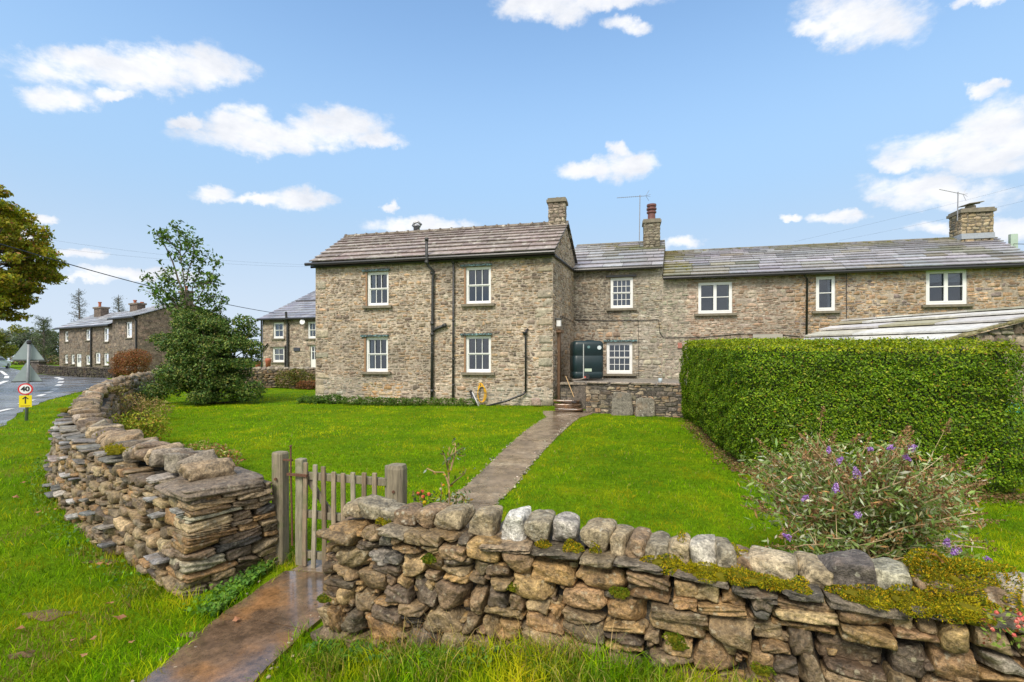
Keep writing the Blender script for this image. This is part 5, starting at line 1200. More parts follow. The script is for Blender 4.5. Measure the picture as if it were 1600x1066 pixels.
# road sign
sx, sy = -12.70, 12.72; sz0 = float(gz(sx, sy)); sg = thing('road_sign', (sx, sy, sz0), 'roadside post carrying a round 40 sign, yellow arrow plate and two grey triangle backs', 'sign')
sd = np.array([.90, .44, 0]); sn = np.array([.44, -.90, 0]); SM = np.stack([sd, sn, [0, 0, 1]], 1)
def zs(v): return CH-(v-HY)/F*12.72
mb = MB(); mb.tube([(sx, sy, sz0-.1), (sx+.07, sy, zs(536))], .034, 10); part(mb, 'post', M['grey'], sg, smooth=True)
mb = MB(); mb.lathe((sx+.07, sy, zs(536)), [(.04, -.03), (.055, 0), (.05, .05), (.02, .07)], 10); part(mb, 'post_cap', M['plastic'], sg)
def plate(pts, z, th, col, name, mat='attr', o=.045, parent=sg, xo=0.):
    mb = MB(); c = np.array([sx+xo, sy, z]); f = [c+sd*a+sn*(o+th)+np.array([0, 0, b]) for a, b in pts]; bk = [c+sd*a+sn*o+np.array([0, 0, b]) for a, b in pts]; n = len(pts)
    mb.add(f+bk, [tuple(range(n)), tuple(range(2*n-1, n-1, -1))]+[(i, n+i, n+(i+1) % n, (i+1) % n) for i in range(n)], col); return mb.build(name, M[mat] if isinstance(mat, str) else mat, parent)
circ = lambda r, n=32: [(r*math.cos(2*math.pi*k/n), r*math.sin(2*math.pi*k/n)) for k in range(n)]
p = plate(circ(.150), zs(608), .012, (.62, .02, .02), 'speed_plate'); plate(circ(.118), zs(608), .003, (.8, .8, .78), 'speed_face', o=.0575, parent=p)
def text(s, z, size, o, parent, mat, xo=0.):
    cu = bpy.data.curves.new('numerals', 'FONT'); cu.body = s; cu.size = size; cu.align_x = 'CENTER'; cu.align_y = 'CENTER'; cu.extrude = .002; cu.offset = .006; cu.materials.append(mat)
    ob_ = bpy.data.objects.new('numerals', cu); C.objects.link(ob_); q = np.array([sx+xo, sy, z])+sn*o
    W_m = Matrix(((sd[0], 0, sn[0], q[0]), (sd[1], 0, sn[1], q[1]), (0, 1, 0, q[2]), (0, 0, 0, 1)))
    me = bpy.data.meshes.new_from_object(ob_); bpy.data.objects.remove(ob_); me.transform(W_m)
    ob_ = bpy.data.objects.new('numerals', me); C.objects.link(ob_); ob_.parent = parent
    return ob_
MK = plain('black sign paint', (.015, .015, .015), .5, var=.05)
text('40', zs(608), .17, .0635, p, MK)
y_ = plate([(-.125, -.155), (.125, -.155), (.125, .155), (-.125, .155)], zs(627), .010, (.80, .66, .0), 'arrow_plate')
mb = MB(); c = np.array([sx, sy, zs(627)])+sn*.058
for poly in ([(-.012, -.06), (.012, -.06), (.012, .10), (-.012, .10)], [(0, .135), (-.065, .065), (-.048, .052), (0, .098)], [(0, .135), (0, .098), (.048, .052), (.065, .065)]): mb.poly([c+sd*a+np.array([0, 0, b])+sn*(.001 if len(poly) == 4 and poly[0][0] else 0) for a, b in poly], (.02, .02, .02))
for k in range(9): mb.box(c+sd*(-.085+.021*k)+np.array([0, 0, -.118]), (.014, .002, .018), SM, (.35, .12, .02))
mb.build('arrow', M['attr'], y_)
MG = plain('grey sign back', (.30, .36, .36), .35, .2, var=.08)
for (vb_, vt_, half, xo) in ((597, 567, .31, .0), (563.5, 531, .335, .02)):
    h = (vb_-vt_)/F*12.72; plate([(-half, 0), (half, 0), (.02, h), (-.02, h)], zs(vb_), .008, (.3, .36, .36), 'triangle_plate', MG, -.055, xo=xo)
    mb = MB(); mb.box(np.array([sx+xo, sy, zs(vb_)+.01])+sn*(-.045), (half*2, .03, .03), SM, (.08, .09, .09)); part(mb, 'bracket', M['attr'], sg)
# car
car = thing('parked_car', (-61.3, 57.5, .85), 'white hatchback driving away at the far left edge of the road', 'car')
cz = float(gz(-60, 57.5)); cM = np.array(Matrix.Rotation(math.radians(118), 3, 'Z')); cc = np.array([-61.3, 57.5, cz])
prof = [(-2.0, .35), (-2.05, .75), (-1.95, .95), (-1.6, 1.38), (-1.2, 1.46), (.2, 1.42), (.95, .98), (1.85, .82), (2.05, .6), (2.0, .32)]
def carmesh(prof, hw, col, inset=.0, topin=.16):
    mb = MB(); n = len(prof); V = []
    for s_ in (-1, 1):
        for (x, z) in prof: V.append((x, s_*(hw-(topin*max(0, z-.85)/.6)), z))
    V = np.array(V) @ cM.T+cc; mb.add(V, [tuple(range(n)), tuple(range(2*n-1, n-1, -1))]+[(i, n+i, n+(i+1) % n, (i+1) % n) for i in range(n)], col); return mb
part(carmesh(prof, .86, (.8, .8, .8)), 'body', M['attr'], car)
part(carmesh([(-1.97, .98), (-1.66, 1.33), (-1.2, 1.36), (.15, 1.33), (.80, 1.0)], .868, (.02, .025, .03)), 'side_glass', M['plastic'], car)
mb = MB(); q = lambda x, y, z: np.array([x, y, z]) @ cM.T+cc
mb.box(q(-1.82, 0, 1.18), (.04, 1.2, .34), cM @ np.array(Matrix.Rotation(.62, 3, 'Y')), (.02, .02, .03)); part(mb, 'rear_window', M['plastic'], car)
for s_ in (-1, 1): mb = MB(); mb.box(q(-2.02, s_*.68, .86), (.08, .3, .2), cM, (.55, .01, .01)); part(mb, 'tail_light', M['attr'], car)
mb = MB(); mb.box(q(-2.06, 0, .42), (.06, 1.5, .16), cM, (.03, .03, .03)); part(mb, 'bumper', M['attr'], car)
for x in (-1.3, 1.3):
    for s_ in (-1, 1):
        mb = MB(); mb.tube([q(x, s_*.70, .32), q(x, s_*.89, .32)], .32, 16, (.02, .02, .02)); w_ = part(mb, 'wheel', M['plastic'], car); mb = MB(); mb.tube([q(x, s_*.88, .32), q(x, s_*.90, .32)], .2, 12); mb.build('rim', M['alu'], w_)
# wires
def wire(a, b, sag, label, r=.012):
    a = np.array(a); b = np.array(b); t = np.linspace(0, 1, 30)[:, None]; p = a+(b-a)*t; p[:, 2] -= (4*sag*t*(1-t))[:, 0]
    mb = MB(); mb.tube(p, r, 5, (.03, .03, .03)); tag(mb.build('overhead_wire', M['plastic']), label, 'wire', 'overhead wires')
wire(P(-150, 335, 16), P(428, 489, 38), .35, 'thick black wire sloping from the left tree down to the left cottage', .022)
wire(P(60, 372, 30), P(560, 414, 42), .5, 'faint upper wire of the pair crossing behind the tall sapling', .004)
wire(P(60, 385, 30), P(560, 417, 42), .4, 'faint lower wire of the pair crossing behind the tall sapling', .004)
wire(P(1240, 378, 28), P(1700, 262, 22), .1, 'thin wire rising to the right past the television aerial', .003)
wire(P(1310, 376, 28), P(1700, 290, 22), .1, 'thin wire rising to the right behind the square chimney', .003)
wire(P(1583, 381, 17.6), P(1760, 376, 12), .05, 'short dark wire leaving the right end of the cottage roof', .012)

# ================================================================== PLANTS
GREEN = [(.035, .10, .010), (.055, .14, .012), (.085, .19, .014), (.13, .24, .02), (.045, .12, .012)]
# ---- clipped hedge (L shaped)
hd = thing('clipped_hedge', (4, 9, .15), 'tall clipped privet hedge with square sides right of the lawn', 'hedge')
def hedge_top(y): return np.interp(y, [6.2, 7, 13], [1.99, 2.04, 2.28])
outline = [(4.55, 12.9), (4.35, 11.5), (4.08, 10.1), (3.80, 8.6), (3.62, 7.75), (3.66, 7.42), (3.86, 7.15), (4.25, 7.0), (5.0, 6.72), (5.7, 6.42), (6.3, 6.18), (6.52, 6.24), (6.62, 6.7), (6.3, 7.5), (5.3, 8.3), (5.5, 10.2), (5.9, 12.9)]
OL = np.array(outline); nO = len(OL); mb = MB()
sg_ = []
for i in range(nO):
    a, b = OL[i], OL[(i+1) % nO]; sg_.append((a, b, np.linalg.norm(b-a)))
VN = []
for i in range(nO):
    d0_ = unit(OL[i]-OL[i-1]); d1_ = unit(OL[(i+1) % nO]-OL[i]); VN.append(unit(np.array([d0_[1], -d0_[0]])+np.array([d1_[1], -d1_[0]]))*(1 if sum(OL[k][0]*OL[(k+1) % nO][1]-OL[(k+1) % nO][0]*OL[k][1] for k in range(nO)) > 0 else -1))
pos = []; nr = []
for (a, b, l) in sg_:
    vis = 1.0 if not (a[1] > 8 and b[1] > 8 and a[0] > 5) and not (a[0] > 6.55) else .45
    n = int(l*2.1*5000*vis); t = rng.random(n); h = rng.random(n)**.95; q = a+(b-a)*t[:, None]; d = (b-a)/l; no = np.array([d[1], -d[0]])
    if no @ ((a+b)/2-OL.mean(0)) < 0 and vis > .9: no = no
    if i is None: pass
    cen = (a+b)/2; 
    # outward = away from inside: polygon runs counter-clockwise when seen from above with the lawn outside
    ar = sum(OL[k][0]*OL[(k+1) % nO][1]-OL[(k+1) % nO][0]*OL[k][1] for k in range(nO)); no = np.array([d[1], -d[0]])*(1 if ar > 0 else -1)
    gr = gz(q[:, 0], q[:, 1]); top = hedge_top(q[:, 1]); z = gr-.02+(top-gr)*h
    prof_ = .05*np.sin(h*3.1)-.11*np.clip((h-.93)/.07, 0, 1)**2-.10*np.clip((.10-h)/.10, 0, 1)
    bmp = (vnoise(q[:, 0]+q[:, 1]*.7, z, 2.2, 2)-.5)*.10+(vnoise(q[:, 0]+q[:, 1]*.7, z, 7, 4)-.5)*.10+rng.normal(size=n)*.018
    hole = vnoise(q[:, 0]*1.1+q[:, 1]*.8, z*1.2, 2.4, 9); bmp -= np.clip((hole-.86)*5, 0, 1)*.22
    keep = rng.random(n) > np.clip((hole-.87)*6, 0, .8)
    i0 = [k_ for k_ in range(nO) if OL[k_] is not None and np.allclose(OL[k_], a)][0]; na = VN[i0]; nb_ = VN[(i0+1) % nO]; no = na+(nb_-na)*t[:, None]; no = no/np.linalg.norm(no, axis=1, keepdims=True)
    off = (prof_+bmp)[:, None]*no; pos.append(np.column_stack([q+off, z])[keep]); nr.append(np.column_stack([no, np.full(n, .35)])[keep])
# top
n = 34000; q = np.column_stack([rng.uniform(3.5, 6.8, n), rng.uniform(6.1, 12.9, n)])
def inpoly(q, poly):
    x, y = q[:, 0], q[:, 1]; ins = np.zeros(len(q), bool); j = len(poly)-1
    for i in range(len(poly)):
        xi, yi = poly[i]; xj, yj = poly[j]
        c = ((yi > y) != (yj > y)) & (x < (xj-xi)*(y-yi)/(yj-yi+1e-12)+xi); ins ^= c; j = i
    return ins
q = q[inpoly(q, OL)]; pos.append(np.column_stack([q, hedge_top(q[:, 1])+rng.normal(size=len(q))*.02+(vnoise(q[:, 0], q[:, 1], 5, 3)-.5)*.07])); nr.append(np.tile([0, 0, 1.], (len(q), 1)))
pos = np.concatenate(pos); nr = np.concatenate(nr); n = len(pos)
cl_ = colvar(n, [(.075, .155, .005), (.115, .21, .006), (.165, .27, .007), (.25, .35, .012), (.06, .125, .005)], .15, [.22, .28, .26, .14, .10])
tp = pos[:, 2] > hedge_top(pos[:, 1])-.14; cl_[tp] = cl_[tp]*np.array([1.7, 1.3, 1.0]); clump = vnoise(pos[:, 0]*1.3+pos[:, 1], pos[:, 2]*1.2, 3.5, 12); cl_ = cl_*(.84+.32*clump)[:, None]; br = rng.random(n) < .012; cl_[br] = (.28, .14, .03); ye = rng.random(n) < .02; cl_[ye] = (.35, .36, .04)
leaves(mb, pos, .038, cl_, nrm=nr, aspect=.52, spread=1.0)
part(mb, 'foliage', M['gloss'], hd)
mb = MB(); ins = OL.mean(0)
V = []; cen = np.array([[5.0, 8.3]])
inner = np.array([(a+(np.array([4.75, 7.8])-a)*.06) for a in OL]); inner = []
for i in range(nO):
    d0_ = unit(OL[i]-OL[i-1]); d1_ = unit(OL[(i+1) % nO]-OL[i]); nn_ = unit(np.array([d0_[1], -d0_[0]])+np.array([d1_[1], -d1_[0]]))*(1 if ar > 0 else -1); inner.append(OL[i]-nn_*.14)
for z_ in (0, 1): V += [(p[0], p[1], float(gz(*p))+.02 if z_ == 0 else float(hedge_top(p[1]))-.10) for p in inner]
mb.add(V, [(i, (i+1) % nO, nO+(i+1) % nO, nO+i) for i in range(nO)]+[tuple(nO+i for i in range(nO))], (.030, .042, .012)); part(mb, 'branch_mass', M['bark'], hd)
# dirt strip and litter at the foot
mb = MB(); V = []; K = 60; dp = np.array([(4.75, 12.8), (4.3, 11.5), (4.0, 10.1), (3.72, 8.6), (3.5, 7.7), (3.5, 7.1), (3.9, 6.9), (4.8, 6.62), (5.6, 6.3), (6.4, 6.0)])
pdx, Ldd = pathfn(dp)
for s in np.linspace(0, Ldd, K):
    p, t = pdx(s); n_ = np.array([t[1], -t[0]]); w0 = .10+.05*math.sin(s*4)+.05*math.sin(s*9.3); 
    for o in (w0*.6, -.25, -.6): qq = p-n_*(-o) if True else p; V.append((qq[0], qq[1], float(gz(*qq))+.008))
mb.add(V, [(3*i+j, 3*i+j+1, 3*i+j+4, 3*i+j+3) for i in range(K-1) for j in range(2)]); mb.build('soil', M['soil'], kind='structure')
# ---- generic bush
def bush(name, c, ells, n, size, pal, label, cat='shrub', mat='leaf', stems=8, stemcol=(.12, .08, .05), sp=.22, aspect=.5, extra=None, group=None, shell=.5, stemr=.012):
    t = thing(name, c, label, cat, group); mb = MB(); E = [(c[0]+e[0], c[1]+e[1], c[2]+e[2], e[3], e[4], e[5]) for e in ells]
    p, d, k = in_ellipsoids(n, E, shell); p[:, 2] = np.maximum(p[:, 2], c[2]+.01+rng.random(n)*.05)
    leaves(mb, p, size, colvar(n, pal, sp), aspect=aspect, nrm=d*.5+np.array([0, 0, .3]), spread=1.1); part(mb, 'foliage', M[mat], t)
    mb = MB(); pick_ = p[rng.integers(0, n, stems)]; branches(mb, np.array(c)+np.array([0, 0, -.05]), pick_, stemr, stemcol, .1, 5, 6); part(mb, 'stems', M['bark'], t)
    return t
# big dark shrub: many lumps
c = np.array([-10.85, 17.3, .25]); ells = []
for k in range(84):
    a = R.uniform(0, 6.28); rr_ = math.sqrt(R.random())*1.8; z = R.uniform(.25, 2.95); f = math.sqrt(max(.1, 1-((z-1.2)/2.0)**2)) if z > 1.2 else 1.0
    ells.append((rr_*math.cos(a)*f*.98, rr_*math.sin(a)*f*.7, z, R.uniform(.25, .62), R.uniform(.25, .6), R.uniform(.18, .42)))
ells += [(1.7, -.2, .5, .5, .5, .4), (-1.6, 0, 2.3, .4, .4, .25), (-.9, 0, 3.2, .4, .4, .25), (1.3, 0, 2.9, .45, .4, .25), (.2, -.6, 1.2, .9, .6, .8), (1.6, 0, 2.0, .4, .4, .3)]
bush('evergreen_shrub', tuple(c), ells, 78000, .085, [(.06, .125, .030), (.085, .16, .035), (.13, .21, .045), (.19, .26, .055), (.20, .21, .05), (.04, .08, .02)], 'big dark green rounded shrub on the left of the lawn', mat='gloss', stems=60, stemr=.05, stemcol=(.10, .085, .04), sp=.25, shell=.35)
# sapling growing through it
sap = thing('young_tree', (-11.3, 17.6, .25), 'slender leafy sapling rising above the big dark shrub', 'tree'); mb = MB(); lf = MB(); Yt = 17.6
limbs = [[(300, 560), (296, 500), (285, 450), (272, 410), (258, 380), (243, 362)], [(296, 500), (290, 450), (283, 400), (282, 370), (276, 356)], [(296, 500), (300, 450), (312, 420), (322, 400)], [(296, 490), (312, 460), (328, 430), (335, 408)], [(295, 500), (270, 470), (250, 450), (230, 436)],
         [(295, 495), (262, 478), (245, 462), (233, 455)], [(300, 505), (325, 490), (342, 478), (346, 466)], [(290, 440), (302, 400), (303, 372)], [(285, 450), (262, 440), (254, 420)], [(300, 450), (325, 440), (334, 445)], [(283, 400), (262, 372), (250, 366)], [(283, 405), (296, 385), (292, 362)],
         [(300, 470), (318, 470), (334, 462)], [(296, 480), (280, 470), (262, 462)], [(300, 500), (310, 480), (330, 500), (348, 488)]]
for li, l in enumerate(limbs):
    dy = R.uniform(-.8, .8) if li else 0; pts = np.array([P(u, v, Yt+dy*i/len(l)) for i, (u, v) in enumerate(l)]); tt = np.linspace(0, len(l)-1, 16); pts = np.array([[np.interp(x, range(len(l)), pts[:, j]) for j in range(3)] for x in tt])
    pts += np.cumsum(rng.normal(size=pts.shape)*.012, 0)
    mb.tube(pts, np.linspace(.05 if li == 0 else .022, .006, 16), 6, (.11, .09, .06)); 
    n = 30 if li else 16; f = rng.integers(4, 16, n); tw = pts[f]+rng.normal(size=(n, 3))*.13+np.array([0, 0, .04])
    for a, b in zip(pts[f], tw): mb.tube([a, b], [.006, .003], 3, (.11, .09, .06), caps=False)
    m_ = n*6; pp_ = np.repeat(tw, 6, 0)+rng.normal(size=(m_, 3))*.075; leaves(lf, pp_, .15, colvar(m_, [(.07, .14, .02), (.10, .19, .025), (.15, .23, .04), (.05, .10, .02)], .2), aspect=.45)
part(mb, 'trunk', M['bark'], sap); part(lf, 'crown', M['leaf'], sap)
# left autumn tree
def tree(name, base, ells, nleaf, lsz, pal, label, trunk_r, hgt, ncl=None, w=None, stem=(.10, .08, .06), mat='leaf', shell=.2, group=None):
    t = thing(name, base, label, 'tree', group); b = np.array(base, float); E = np.array([(b[0]+e[0], b[1]+e[1], b[2]+e[2], e[3], e[4], e[5]) for e in ells]); mb = MB()
    top = b+np.array([0, 0, hgt]); mb.tube([b-np.array([0, 0, .2]), b+np.array([.05, 0, hgt*.35]), b+np.array([-.05, .05, hgt*.7]), top], [trunk_r*1.25, trunk_r, trunk_r*.7, trunk_r*.25], 9, stem)
    for e in E: s_ = b+np.array([0, 0, hgt*R.uniform(.3, .8)]); branches(mb, s_, [e[:3]], trunk_r*.3, stem, .08, 5, 6)
    part(mb, 'trunk', M['bark'], t); mb = MB(); p, d, k = in_ellipsoids(nleaf, E, shell)
    cl2 = colvar(nleaf, pal, .2, w); kk = rng.normal(size=len(E))*.22; cl2 = cl2*(1+kk[k])[:, None]
    leaves(mb, p, lsz, np.clip(cl2, .004, .8), aspect=.5, nrm=d*.4+np.array([0, 0, .4]), spread=1.1); part(mb, 'crown', M[mat], t); return t
ells = []
for k in range(170):
    a = R.uniform(0, 6.28); el_ = R.uniform(-1, 1); rad = R.uniform(.45, 1)**.5; x = 4.1*rad*math.cos(a)*math.sqrt(1-el_*el_); y = 3.8*rad*math.sin(a)*math.sqrt(1-el_*el_); z = 6.6+3.9*rad*el_
    if z < 4.2: x *= .95
    ells.append((x, y, z, R.uniform(.35, .8), R.uniform(.35, .8), R.uniform(.22, .5)))
ells += [(4.3, -1, 7.6, .35, .4, .2), (4.5, -1, 6.9, .4, .4, .2), (4.6, -1, 6.1, .45, .4, .22), (4.5, -1, 5.2, .5, .4, .22), (4.0, -1, 8.5, .35, .3, .2), (3.0, 0, 9.3, .45, .4, .25)]
ells += [(3.6, -1, 4.2, .9, .6, .3), (3.9, -1, 5.0, .7, .6, .35), (3.2, -1, 3.6, .9, .6, .3), (2.3, -1, 3.1, .9, .6, .3), (1.7, 0, 9.7, .6, .6, .3)]
tree('autumn_tree', (-26.5, 22.3, .2), ells, 88000, .17, [(.28, .28, .018), (.36, .32, .02), (.20, .25, .018), (.42, .32, .025), (.14, .18, .015), (.36, .18, .06)], 'large yellow-green autumn tree cut by the left edge', .3, 9.5, w=[.28, .22, .2, .12, .1, .08])
ells = [(R.uniform(-2.2, 2.2), R.uniform(-2, 2), R.uniform(1.5, 5.2), .9, .9, .6) for k in range(26)]
tree('roadside_tree', (-64.5, 60, .9), ells, 9000, .26, [(.22, .24, .03), (.14, .17, .02), (.30, .28, .05)], 'rounded yellow-green tree by the far bend of the road', .2, 4.5)
# bushes along the left wall
def garden_ground(u, Y): x = (u-CX)/F*Y; return (x, Y, float(gz(x, Y)))
bush('yellow_shrub', garden_ground(212, 9.4), [(-.3, 0, .32, .35, .3, .3), (.1, .1, .42, .4, .3, .26), (.35, 0, .30, .28, .3, .28), (0, -.1, .25, .5, .3, .3)], 3600, .05, [(.26, .32, .02), (.34, .36, .03), (.17, .24, .02), (.38, .26, .04)], 'yellow-green leafy shrub beside the curving wall', stems=26)
bush('dry_shrub', garden_ground(226, 12.6), [(-.3, 0, .35, .4, .35, .35), (.25, 0, .3, .4, .35, .3)], 2300, .05, [(.34, .22, .09), (.27, .22, .06), (.42, .31, .13), (.22, .25, .05)], 'brown half-dead shrub in front of the big dark shrub', stems=40, stemcol=(.25, .17, .10))
bush('flowering_shrub', garden_ground(305, 7.3), [(-.35, 0, .22, .3, .3, .2), (.1, 0, .27, .4, .3, .2), (.42, 0, .2, .28, .25, .18)], 2500, .05, [(.20, .27, .04), (.34, .22, .07), (.40, .17, .08), (.15, .24, .03), (.42, .38, .14)], 'low russet and green shrub behind the left cope stones', stems=24, stemcol=(.25, .15, .10))
bush('ground_cover', (-6.2, 17.35, .25), [(-.9, 0, .12, .6, .35, .16), (-.2, 0, .14, .5, .3, .2)], 2600, .07, [(.05, .11, .015), (.08, .16, .02), (.12, .20, .03)], 'leafy patch of weeds at the left foot of the house', stems=6)
bush('ground_cover', (-4.3, 16.95, .25), [(-1.2+.55*k, -.12*k, .12, .45, .28, .17) for k in range(5)], 4200, .06, [(.05, .11, .015), (.08, .15, .02), (.12, .20, .03), (.10, .15, .02)], 'longer strip of leafy weeds under the left windows', stems=10)
bush('ground_cover', (-1.9, 16.5, .25), [(-.8+.4*k, -.1*k, .12, .35, .22, .18) for k in range(4)], 2600, .05, [(.06, .13, .015), (.10, .18, .02), (.14, .2, .03)], 'small weeds at the foot of the black pipes', stems=6)
bush('climbing_shrub', garden_ground(465, 26.6), [(-.6, 0, .5, .7, .35, .5), (.5, 0, .45, .8, .35, .45), (0, 0, .8, .5, .3, .35)], 2600, .10, [(.16, .17, .03), (.10, .12, .02), (.20, .15, .04)], 'olive shrub growing against the far garden wall', stems=20)
bush('brown_shrub', garden_ground(482, 26), [(0, 0, .25, .7, .4, .25)], 900, .10, [(.22, .09, .03), (.16, .08, .04)], 'rusty brown low plant at the foot of the far garden wall', stems=8)
bush('russet_bush', (-30.1, 38.5, .35), [(0, 0, 1.2, 1.35, 1.2, 1.1), (.5, 0, 1.7, .9, .9, .7), (-.5, 0, 1.6, .9, .9, .6), (-.6, 0, .8, .9, .9, .7)], 11000, .10, [(.26, .09, .035), (.32, .13, .05), (.18, .07, .03), (.22, .15, .05)], 'round russet clipped bush in front of the far houses', stems=10)
bush('wall_plant', (-9.0, 11.1, 1.05), [(0, 0, .02, .22, .2, .12)], 260, .06, [(.14, .11, .04), (.2, .17, .05)], 'small dead plant rooted on top of the curving wall', stems=12, stemcol=(.28, .2, .12))
# far conifers
def conifer(base, h, w, label, pal, n=2600, group='far conifers behind the cottages'):
    t = thing('pine_tree', base, label, 'tree', group); mb = MB(); lf = MB(); b = np.array(base, float)
    mb.tube([b, b+np.array([.2, 0, h*.5]), b+np.array([0, 0, h])], [.22, .14, .03], 6, (.12, .10, .09))
    for k in range(64):
        f = (k+1)/66; z = h*(.12+.86*f); L_ = w*(1-f*.85)*R.uniform(.5, 1.1); a = R.uniform(0, 6.28); e = b+np.array([math.cos(a)*L_, math.sin(a)*L_, z+L_*.28]); s_ = b+np.array([0, 0, z-.1]); mb.tube([s_, (s_+e)/2-np.array([0, 0, .1]), e], [.05, .03, .015], 4, (.12, .10, .09), caps=False)
        m_ = n//64; tt = rng.random((m_, 1))**.6; p = s_+(e-s_)*tt+rng.normal(size=(m_, 3))*np.array([.22, .22, .16]); leaves(lf, p, .24, colvar(m_, pal, .2), aspect=.22, elong=np.tile([math.cos(a)*.5, 0, .9], (m_, 1)), spread=.8)
    part(mb, 'trunk', M['bark'], t); part(lf, 'crown', M['leaf'], t); return t
PCF = [(.10, .11, .09), (.13, .14, .11), (.08, .09, .07), (.16, .16, .13)]
conifer((-69.5, 78, 1), 12.5, 3.4, 'tall thin grey-green conifer above the left end of the far roof', PCF)
conifer((-61.5, 76, 1), 11.2, 2.7, 'second grey conifer just right of the tallest one', PCF)
conifer((-67.5, 70, 1), 7.2, 3.6, 'short bushy conifer beside the left gable of the far cottages', [(.09, .12, .06), (.12, .15, .07), (.07, .09, .05)], 4200)
conifer((-50.5, 84, 1), 10.9, 2.0, 'small conifer tip peeping between the far chimneys', PCF, 900)
far_l = ['pale distant tree furthest left on the horizon', 'pale distant tree left of the sign post', 'pale distant tree behind the triangle plates', 'pale distant tree right of the sign post', 'pale distant tree nearest the far cottages']
for i, (u, hh) in enumerate(((8, 9), (28, 11), (48, 8), (66, 9), (84, 7))):
    x, y = (u-CX)/F*150, 150; ells = [(R.uniform(-4, 4), R.uniform(-3, 3), R.uniform(2, hh), 2.2, 2, 1.6) for k in range(12)]
    tree('distant_tree', (x, y, 1.4), ells, 1500, .9, [(.13, .16, .12), (.17, .20, .14)], far_l[i], .3, hh*.7, group='distant trees on the horizon')
mb = MB(); n = 2500; p = np.column_stack([rng.uniform(-88, -62, n), rng.uniform(84, 88, n), 1.2+rng.random(n)**1.5*1.6]); leaves(mb, p, .55, colvar(n, [(.14, .12, .07), (.20, .12, .08), (.12, .15, .05)], .2)); mb.build('undergrowth', M['leaf'], kind='stuff')

# ---- buddleia
bd = thing('butterfly_bush', (2.75, 3.72, .1), 'straggly butterfly bush with purple blooms and brown seed heads behind the wall', 'shrub'); st = MB(); lf = MB(); dead = MB(); heads = []
base = np.array([2.72, 3.75, float(gz(2.72, 3.75))])
tips = []
for k in range(125):
    u = R.uniform(1168, 1525); top = 672 if u < 1450 else 690+(u-1450)*.5
    v = R.uniform(top+12, top+115)+ (25 if u < 1190 else 0); Y = R.uniform(3.3, 4.25); tips.append(P(u, v, Y))
for k in range(14): tips.append(P(R.uniform(1440, 1560), R.uniform(770, 890), R.uniform(3.2, 3.7)))
for k in range(10): tips.append(P(R.uniform(1215, 1330), R.uniform(790, 880), R.uniform(3.2, 3.7)))
for ti, tip in enumerate(tips):
    b0 = base+np.array([R.uniform(-.42, .25), R.uniform(-.14, .14), 0]); t = np.linspace(0, 1, 12)[:, None]; mid = np.array([(tip[0]-b0[0])*-.12, (tip[1]-b0[1])*-.1, .10]); p = b0+(tip-b0)*t+mid*np.sin(t*math.pi)*1.0+np.cumsum(rng.normal(size=(12, 3))*.007, 0)
    tan = [(.46, .31, .17), (.38, .24, .12), (.30, .18, .09), (.52, .38, .22)][ti % 4]; st.tube(p, np.linspace(.0075 if ti % 6 else .014, .003, 12), 5, tan)
    dens = 120 if rng.random() < .75 else 20; f = rng.integers(5, 12, dens); lp = p[f]+rng.normal(size=(dens, 3))*.055; leaves(lf, lp, .058, colvar(dens, [(.19, .27, .06), (.26, .35, .11), (.36, .42, .22), (.56, .58, .42), (.12, .19, .03), (.50, .26, .10)], .2, [.24, .26, .18, .12, .14, .06]), aspect=.26, elong=np.tile(unit(tip-b0)*.7+np.array([0, 0, -.1]), (dens, 1)), spread=.8)
    for q_ in range(2):
        i_ = int(rng.integers(5, 11)); e = p[i_]+rng.normal(size=3)*.08+np.array([0, 0, .08]); st.tube([p[i_], e], [.003, .0015], 4, tan, caps=False)
        if rng.random() < .6:      # dead panicle: a tapering cone of brown crumbs
            d_ = unit(e-p[i_]+np.array([0, 0, .02])); m_ = 60; tt = rng.random((m_, 1)); pp_ = e+d_*tt*.12+rng.normal(size=(m_, 3))*.015*(1.15-tt); leaves(dead, pp_, .018, colvar(m_, [(.30, .17, .08), (.22, .12, .06), (.38, .25, .12)], .25), aspect=.8)
    if rng.random() < .7:
        d_ = unit(p[-1]-p[-3]); m_ = 60; tt = rng.random((m_, 1)); pp_ = p[-1]+d_*(tt-.2)*.13+rng.normal(size=(m_, 3))*.012*(1.2-tt); leaves(dead, pp_, .014, colvar(m_, [(.30, .17, .08), (.22, .12, .06), (.42, .28, .14)], .25), aspect=.8)
part(st, 'stems', M['bark'], bd); part(lf, 'foliage', M['leaf'], bd); part(dead, 'seed_heads', M['leaf'], bd)
for (u, v, s_, Y) in [(1338, 738, 1.1, 3.25), (1306, 761, .9, 3.25), (1340, 806, .95, 3.2), (1312, 719, .8, 3.3), (1257, 779, .7, 3.3), (1361, 702, .7, 3.4), (1427, 699, 1, 3.35), (1391, 700, .7, 3.4), (1418, 716, .8, 3.35), (1492, 862, 1, 3.1), (1480, 847, .8, 3.1), (1229, 838, .8, 3.2), (1295, 702, .6, 3.4), (1545, 875, .7, 3.1)]:
    mb = MB(); c = P(u, v, Y); d_ = unit(np.array([R.uniform(-.8, .8), R.uniform(-.3, .3), R.uniform(-.3, .7)])); m_ = 170; tt = rng.random((m_, 1)); rd = rng.normal(size=(m_, 3)); rd /= np.linalg.norm(rd, axis=1, keepdims=True)
    leaves(mb, c+d_*(tt-.5)*.06*s_+rd*.022*s_*(1.15-.7*tt), .010, colvar(m_, [(.38, .18, .60), (.50, .30, .70), (.60, .45, .76), (.28, .12, .45)], .15), aspect=.9, nrm=rd); o_ = part(mb, 'flower_head', M['leaf'], bd)
